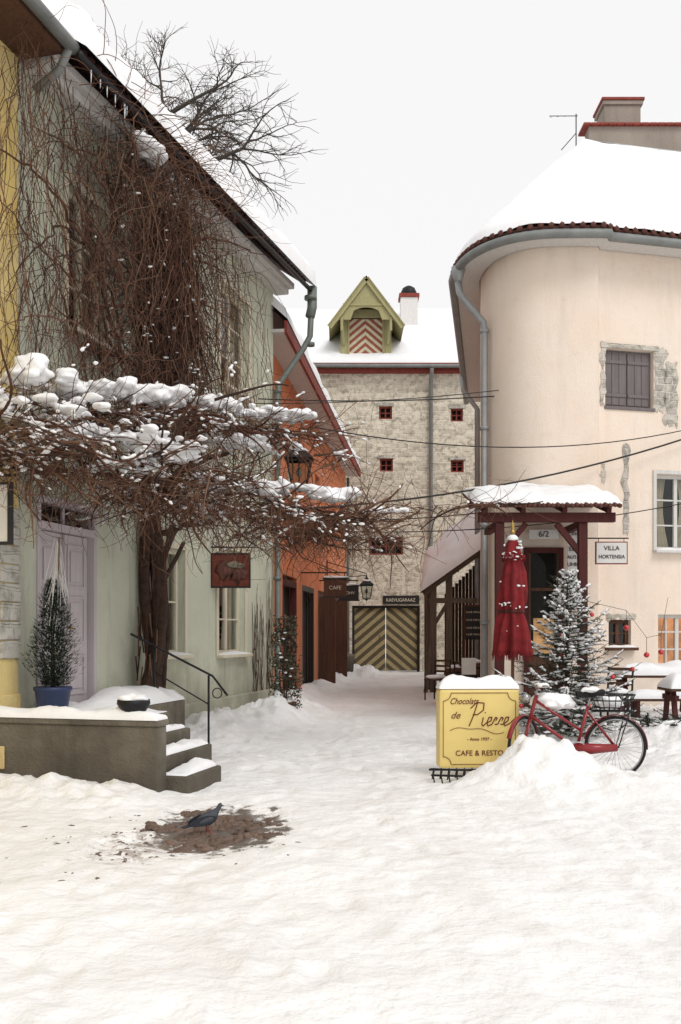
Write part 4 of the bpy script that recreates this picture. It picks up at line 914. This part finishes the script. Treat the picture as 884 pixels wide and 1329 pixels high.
w.tube([hc+V((.20,-.27,-.03)),hc+V((.10,-.265,.01))],.017,RUB,8);w.tube([hc+V((.20,.27,-.03)),hc+V((.10,.265,.01))],.017,RUB,8)
w.lathe(HT+V((-.10,0,.02)),[(.02,-.05),(.05,-.02),(.055,.03),(.02,.05)],CHROME,12);w.build()
w=MB('rear_rack_basket',bk,BF)
for sy in(-.08,0,.08):w.tube([(2.98,by+sy,.68),(3.42,by+sy,.68)],.008,IRON,6)
for x in(2.98,3.1,3.2,3.3,3.42):w.tube([(x,by-.08,.68),(x,by+.08,.68)],.008,IRON,6)
for sy in(-.08,.08):w.tube([(3.38,by+sy,.68),(RWx+.02,by+sy*.7,.27)],.007,IRON,6)
for z,h in((.72,.15),(.80,.18),(.86,.20)):
    w.tube([(3.2+1.3*h*math.cos(a),by+h*.9*math.sin(a),z) for a in [6.283*i/20 for i in range(21)]],.008,IRON,5)
for i in range(20):a=6.283*i/20;w.tube([(3.2+.18*math.cos(a),by+.125*math.sin(a),.68),(3.2+.26*math.cos(a),by+.18*math.sin(a),.87)],.005,IRON,4)
w.build()
w=MB('snow_on_bicycle',bk,BF)
for c_,r_,n_ in(((2.95,by,.915),(.13,.08,.03),7),((3.18,by,.78),(.18,.12,.06),12),((2.40,by-.05,.97),(.08,.18,.025),8),((2.56,by+.14,.78),(.24,.16,.09),20)):
    for i in range(n_): w.blob((c_[0]+U(-.6,.6)*r_[0],c_[1]+U(-.6,.6)*r_[1],c_[2]+U(-.3,.3)*r_[2]),(r_[0]*.5,r_[1]*.5+.01,r_[2]*.7+.008),SNOW,2,.3)
o=w.build();fuse(o,.012,2)
# ================================================================== UMBRELLA
um=grp('closed_patio_umbrella',(2.34,13.5,0));ux,uy=2.34,13.5
w=MB('pole',um);w.tube([(ux,uy,.1),(ux,uy,3.0)],.024,BROWN,8);w.lathe((ux,uy,2.98),[(.035,0),(.03,.04),(.012,.06),(.03,.09),(.012,.13),(.004,.19)],GOLD,10);w.lathe((ux,uy,.1),[(.26,0),(.26,.06),(.05,.09),(.04,.3),(.03,.3)],IRON,16);w.build()
def pl(a,z):
    t=(2.98-z)/1.7;return 1+.24*math.cos(a*8+1.2*t)*min(1,t*1.5)+.12*math.sin(a*3+z*3.1)+.09*math.sin(a*5-z*7)
w=MB('canopy',um)
w.lathe((ux,uy,0),[(.02,2.97),(.06,2.90),(.10,2.75),(.13,2.68),(.115,2.66),(.10,2.66),(.145,2.45),(.17,2.2),(.175,2.05),(.135,1.92),(.175,1.8),(.20,1.6),(.215,1.42),(.225,1.33),(.19,1.34)],FABR,64,pl)
for i in range(46):
    a=6.283*i/46;r=.215*pl(a,1.35);w.tube([(ux+r*math.cos(a),uy+r*math.sin(a),1.36),(ux+r*1.02*math.cos(a),uy+r*1.02*math.sin(a),1.26)],[.010,.003],FABR,4)
    r=.14*pl(a,2.7);w.tube([(ux+r*math.cos(a),uy+r*math.sin(a),2.69),(ux+r*1.05*math.cos(a),uy+r*1.05*math.sin(a),2.60)],[.010,.003],FABR,4)
w.lathe((ux,uy,1.9),[(.150,0),(.158,.02),(.150,.05)],DKRED,32,lambda a,z:pl(a,1.92));w.build()
w=MB('snow',um)
for i in range(60):
    a=U(3.0,6.4);z=random.choice([2.66,2.7,2.75,2.85,2.0,2.3,1.5,1.7,1.36])+U(-.04,.04);r=.12 if z>2.5 else .17
    w.blob((ux+r*math.cos(a),uy+r*math.sin(a),z),(U(.006,.035),U(.01,.03),U(.006,.02)),SNOW,1,.5)
w.blob((ux,uy,2.92),(.08,.08,.05),SNOW,2,.3);w.build()
# ================================================================== FIR TREE
def fir(name,x,y,z0,h,Rr,nb,snow=True,seed=1,needles=1.):
    random.seed(seed);g=grp(name,(x,y,z0));B=V((x,y,z0));w=MB('trunk',g);w.tube([B,B+V((0,0,h*.96))],[.045,.008],BARK,7);w.build()
    w=MB('branches',g);s_=MB('snow',g)
    for i in range(nb):
        t=((i+R())/nb)**1.15;z=.05*h+t*h*.92;ln=Rr*((1-t)**.8)*U(.6,1.2)+.06;a=i*2.4+U(-.3,.3);up=.45*t+.02
        pts=[]
        for k_ in range(7):
            q=k_/6;pts.append(B+V((math.cos(a)*ln*q,math.sin(a)*ln*q,z+ln*(up*q-.25*math.sin(q*2.2)*(1-t)+.2*q*q))))
        w.tube(pts,[.011,.003],BARK,4,False)
        segs=[(pts,1.)];
        for k_ in range(1,6):
            for sd in(-1,1):
                b=pts[k_];l2=ln*.45*(1-k_/7)*U(.7,1.2);a2=a+sd*U(.6,1.0);e=b+V((math.cos(a2)*l2,math.sin(a2)*l2,l2*U(-.15,.2)));segs.append(([b,(b+e)/2+V((0,0,.01)),e],.8));w.tube([b,e],[.005,.002],BARK,3,False)
        for ps,sc in segs:
            for k_ in range(len(ps)-1):
                p0,p1=ps[k_],ps[k_+1];dd=p1-p0;L0=dd.length
                if L0<1e-4:continue
                dn=dd.normalized();nn=int(L0/.0075*needles)
                for q in range(nn):
                    p=p0+dd*R();s2=V((U(-1,1),U(-1,1),U(-.7,1))).normalized();nd_=(dn*.6+s2*.8).normalized();l3=U(.03,.055);wd=nd_.cross(dn)
                    if wd.length<1e-3:continue
                    wd=wd.normalized()*.0045;w.add([p-wd,p+wd,p+nd_*l3],[(0,1,2)],NEED if R()<.7 else NEED2)
                if snow and noise.noise(p0*2.2)>-.15 and R()<.55:
                    p=(p0+p1)/2+V((0,0,.016));an=math.atan2(dn.y,dn.x);s_.blob(p,(L0*.55*U(.5,1.1),U(.010,.036),U(.008,.020)),SNOW,2,.6,2.5,Matrix.Rotation(an,3,'Z')@Matrix.Rotation(-math.asin(max(-1,min(1,dn.z))),3,'Y'))
    w.build(recalc=False);s_.build();return g
ft=fir('fir_tree',3.42,15.0,.12,2.5,1.25,120,True,5,.8)
b=MB('baubles',ft)
for (dx,dy,z) in((-.55,-.6,.75),(.1,-.9,.5),(.5,-.7,.9),(.9,-.3,1.0),(-.2,-.6,1.5),(.25,-.5,1.8),(-.75,-.3,.45),(.65,-.7,.45)):b.blob((3.42+dx,15+dy,z+.1),(.035,.035,.035),BAUB,2,0)
b.build()
random.seed(22)
w=MB('fir_boughs')
for i in range(34):
    bx,by_=4.55+random.gauss(0,.28),14.0+random.gauss(0,.2);a=U(0,6.283);p0=V((bx,by_,gh(bx,by_)+.06));ln=U(.25,.5);p1=p0+V((math.cos(a)*ln,math.sin(a)*ln*.6,U(0,.2)));w.tube([p0,p1],[.008,.003],BARK,4)
    dn=(p1-p0).normalized()
    for q in range(70):
        p=p0+(p1-p0)*R();s2=V((U(-1,1),U(-1,1),U(-.3,1))).normalized();nd_=(dn*.6+s2).normalized();wd=nd_.cross(dn).normalized()*.005;w.add([p-wd,p+wd,p+nd_*.05],[(0,1,2)],NEED)
for i in range(14):w.blob((4.55+random.gauss(0,.25),14.0+random.gauss(0,.2),gh(4.55,14)+.12),(U(.04,.1),U(.04,.09),.03),SNOW,2,.4)
w.build(recalc=False)
def table(x,y,z0,l,name='garden_table'):
    g=grp(name,(x,y,z0));w=MB('table',g)
    for i in range(5):w.box(x-l/2,x+l/2,y-.32+i*.13,y-.32+i*.13+.12,z0+.72,z0+.76,BROWN)
    for sx in(-1,1):
        w.beam((x+sx*(l/2-.1),y-.3,z0),(x+sx*(l/2-.1),y-.12,z0+.72),.07,.07,DKRED);w.beam((x+sx*(l/2-.1),y+.3,z0),(x+sx*(l/2-.1),y+.12,z0+.72),.07,.07,DKRED)
        w.beam((x+sx*(l/2-.1),y-.3,z0+.62),(x+sx*(l/2-.1),y+.3,z0+.62),.06,.08,DKRED)
    w.build(.006);w=MB('snow',g);snowcap(w,lambda u,v:(x-l/2+l*u,y-.33+.66*v,z0+.762),20,14,l,.66,.18,am=.6,fq=2,edge=.22);w.build()
def bench(x,y,z0,l):
    g=grp('garden_bench',(x,y,z0));w=MB('bench',g)
    for i in range(3):w.box(x-l/2,x+l/2,y-.18+i*.12,y-.07+i*.12,z0+.42,z0+.46,BROWN)
    for sx in(-1,1):w.box(x+sx*(l/2-.1)-.03,x+sx*(l/2-.1)+.03,y-.17,y+.17,z0,z0+.42,DKRED)
    w.build(.006);w=MB('snow',g);snowcap(w,lambda u,v:(x-l/2+l*u,y-.19+.38*v,z0+.462),16,10,l,.38,.13,am=.5,fq=2,edge=.16);w.build()
table(5.35,16.9,.16,1.3);bench(5.3,16.0,.12,1.3);table(5.25,14.9,.05,.8);chair(5.75,15.3,.3,.15);chair(4.5,16.2,2.6,.15)
w=MB('hanging_baubles')
for x,z in((4.95,1.72),(5.3,1.25),(5.55,1.3)):w.blob((x,17.2,z),(.05,.05,.05),BAUB,2,0);w.tube([(x,17.2,z),(x,17.2,z+.3)],.004,IRON,4)
w.tube([(4.14,17.1,2.2),(4.95,17.2,2.02),(5.3,17.2,1.55),(5.55,17.2,1.6),(6.2,18.8,2.3)],.005,IRON,4);w.build()
g=grp('evergreen_shrub',(-1.0,18.3,0));w=MB('foliage',g)
for i in range(5):
    x,y=-1.02+U(-.08,.08),18.3+U(-.08,.08);w.tube([(x,y,0),(x+U(-.1,.1),y,.9),(x+U(-.2,.2),y+U(-.1,.1),1.9)],[.015,.006],BARK,5)
for i in range(2600):
    z=.25+1.7*R();rr_=(.26+.10*noise.noise(V((z*3,1,i%3))))*math.sqrt(R())*(1.15 if z<1.4 else .9);a=U(0,6.283);p=V((-1.02+rr_*math.cos(a),18.3+rr_*math.sin(a),z))
    if noise.noise(p*5)<-.12: continue
    d1=V((U(-1,1),U(-1,1),U(-1,1))).normalized()*.03;d2=d1.cross(V((U(-1,1),U(-1,1),U(-1,1)))).normalized()*.016;w.add([p-d1,p+d2,p+d1,p-d2],[(0,1,2,3)],random.choice([NEED,NEED2,TWIG2]))
w.build(recalc=False)
w=MB('pot',g);w.lathe((-1.02,18.3,.02),[(.15,0),(.2,.3),(.22,.34),(.18,.34)],BROWN,16);w.build()
w=MB('snow',g)
for i in range(22):
    z=U(.4,1.8);a=U(3,6.4);w.blob((-1.02+.2*math.cos(a),18.3+.2*math.sin(a),z),(U(.015,.045),U(.02,.04),U(.008,.02)),SNOW,1,.4)
w.build()
w=MB('litter_bin');w.lathe((.25,35.5,0),[(.2,0),(.24,.7),(.26,.72),(.26,.8),(.2,.86),(.02,.9)],CONC,16);w.build()
# ================================================================== PIGEON
pgx,pgy=-1.10,8.22;pz=gh(pgx,pgy)+.012
pn=grp('pigeon',(pgx,pgy,pz));M=Matrix.Translation((pgx,pgy,pz))@Matrix.Rotation(math.radians(38),4,'Z')
def PGf(x,y,z): return M@V((x,y,z))
w=MB('body',pn,PGf)
prof=[(-.17,.085,.012,.006),(-.12,.09,.03,.014),(-.08,.10,.042,.034),(-.03,.11,.055,.052),(.02,.12,.058,.058),(.06,.135,.048,.052),(.085,.16,.034,.038),(.10,.185,.026,.028),(.112,.205,.025,.026),(.128,.215,.019,.02),(.14,.212,.006,.006)]
rows=[]
for x,z,hw,hh in prof: rows.append([V((x,hw*math.cos(a),z+hh*math.sin(a))) for a in [6.2832*k_/16 for k_ in range(17)]])
w.grid(rows,PIG)
w.build()
w=MB('wings',pn,PGf)
for sy in(-1,1):
    rows=[]
    for i in range(11):
        t=i/10;x=.06-.23*t;hh=.045*math.sin(math.pi*(1-t*.93))**.6+.004
        rows.append([V((x,sy*(.050*(1-t*.75)+.012),.125-.035*t+hh*(j-.5)*1.6)) for j in(0,.33,.66,1)])
    w.grid(rows,PIGD)
w.add([V((-.13,-.025,.088)),V((-.13,.025,.088)),V((-.235,.03,.07)),V((-.235,-.03,.07)),V((-.13,-.025,.078)),V((-.13,.025,.078)),V((-.235,.03,.064)),V((-.235,-.03,.064))],[(0,1,2,3),(4,5,6,7),(0,4,7,3),(1,5,6,2),(2,3,7,6)],PIGD);w.build()
w=MB('head_details',pn,PGf);w.tube([(.135,0,.21),(.160,0,.203)],[.007,.002],IRON,6)
for sy in(-1,1):w.blob((.122,sy*.018,.216),(.004,.003,.004),BAUB,1,0)
for sy in(-1,1):
    w.tube([(0,sy*.02,.07),(.005,sy*.02,.008)],.005,PINK,5)
    for a in(-.5,0,.5,3.14):w.tube([(.005,sy*.02,.008),(.005+.03*math.cos(a),sy*.02+.03*math.sin(a),.003)],.0035,PINK,4)
w.build()
# ================================================================== BARE TREE
random.seed(31)
w=MB('bare_tree');cnt=[0]
def branch(p,d,ln,r,depth):
    n=5;pts=[p.copy()];dd=d.copy();kids=[]
    for i in range(n):
        dd=(dd+V((U(-.32,.32),U(-.32,.32),U(-.30,.26)))*(.9 if depth<4 else .5)).normalized();pts.append(pts[-1]+dd*ln/n)
        if depth>0 and i>=1: kids.append((pts[-1].copy(),dd.copy()))
    w.tube(pts,[r,r*.5],TREEB,6 if depth>3 else 3,False);cnt[0]+=1
    if depth==0:return
    for kp,kd in kids:
        for q in range(1 if (depth>3 or R()<.75) else 2):
            if R()<.12: continue
            ax=V((U(-1,1),U(-1,1),U(-.6,.7))).normalized();nd2=(kd*.75+ax*.85).normalized()
            branch(kp,nd2,ln*U(.45,.72),max(.008,r*U(.36,.52)),depth-1)
    branch(pts[-1],(dd+V((U(-.4,.4),U(-.4,.4),U(-.2,.25)))).normalized(),ln*U(.55,.75),max(.008,r*.5),depth-1)
base=V((-7.3,31,0));w.tube([base,base+V((.2,0,7)),base+V((.5,0,15.2))],[.6,.45,.30],TREEB,10,False)
c0=base+V((.5,0,15.4))
for d,l,zo in [((.75,-.2,.30),3.0,0),((.35,.1,1),3.0,0),((-.6,.2,.9),2.4,.1),((.95,.2,-.05),2.7,-.7),((.6,.3,.7),3.0,.2),((-.1,-.4,1),2.7,.3)]:
    branch(c0+V((0,0,zo-.2)),V(d).normalized(),l,.17,4)
w.build(recalc=False);print('branches',cnt[0],len(w.f))
# ================================================================== LIGHT / WORLD / CAMERA
wd=bpy.data.worlds.new('World');scene.world=wd;wd.use_nodes=True;nt=wd.node_tree
bg=nt.nodes['Background'];sky=nt.nodes.new('ShaderNodeTexSky');sky.sky_type='NISHITA';sky.sun_disc=False
el,rot=math.radians(48),math.radians(150);sky.sun_elevation=el;sky.sun_rotation=rot
mx=nt.nodes.new('ShaderNodeMix');mx.data_type='RGBA';mx.inputs[0].default_value=.93;nt.links.new(sky.outputs[0],mx.inputs[6]);mx.inputs[7].default_value=(10.1,9.95,9.9,1)
nt.links.new(mx.outputs[2],bg.inputs['Color']);bg.inputs['Strength'].default_value=.1
sl=bpy.data.lights.new('sun','SUN');sl.energy=1.35;sl.angle=math.radians(25);sl.color=(1,.98,.955);so=bpy.data.objects.new('sun',sl);scene.collection.objects.link(so)
sd=V((math.sin(rot)*math.cos(el),math.cos(rot)*math.cos(el),math.sin(el)));so.rotation_euler=sd.to_track_quat('Z','Y').to_euler();so.location=(0,0,30)
cd=bpy.data.cameras.new('camera');cam=bpy.data.objects.new('camera',cd);scene.collection.objects.link(cam);cam.location=(0,0,1.65);cam.rotation_euler=(math.pi/2,0,0)
cd.sensor_fit='VERTICAL';cd.sensor_height=36;cd.sensor_width=24;cd.lens=34.92;cd.shift_y=.117;cd.clip_end=2000;scene.camera=cam
scene.view_settings.view_transform='Standard';scene.view_settings.look='None';scene.view_settings.exposure=0;scene.view_settings.gamma=1
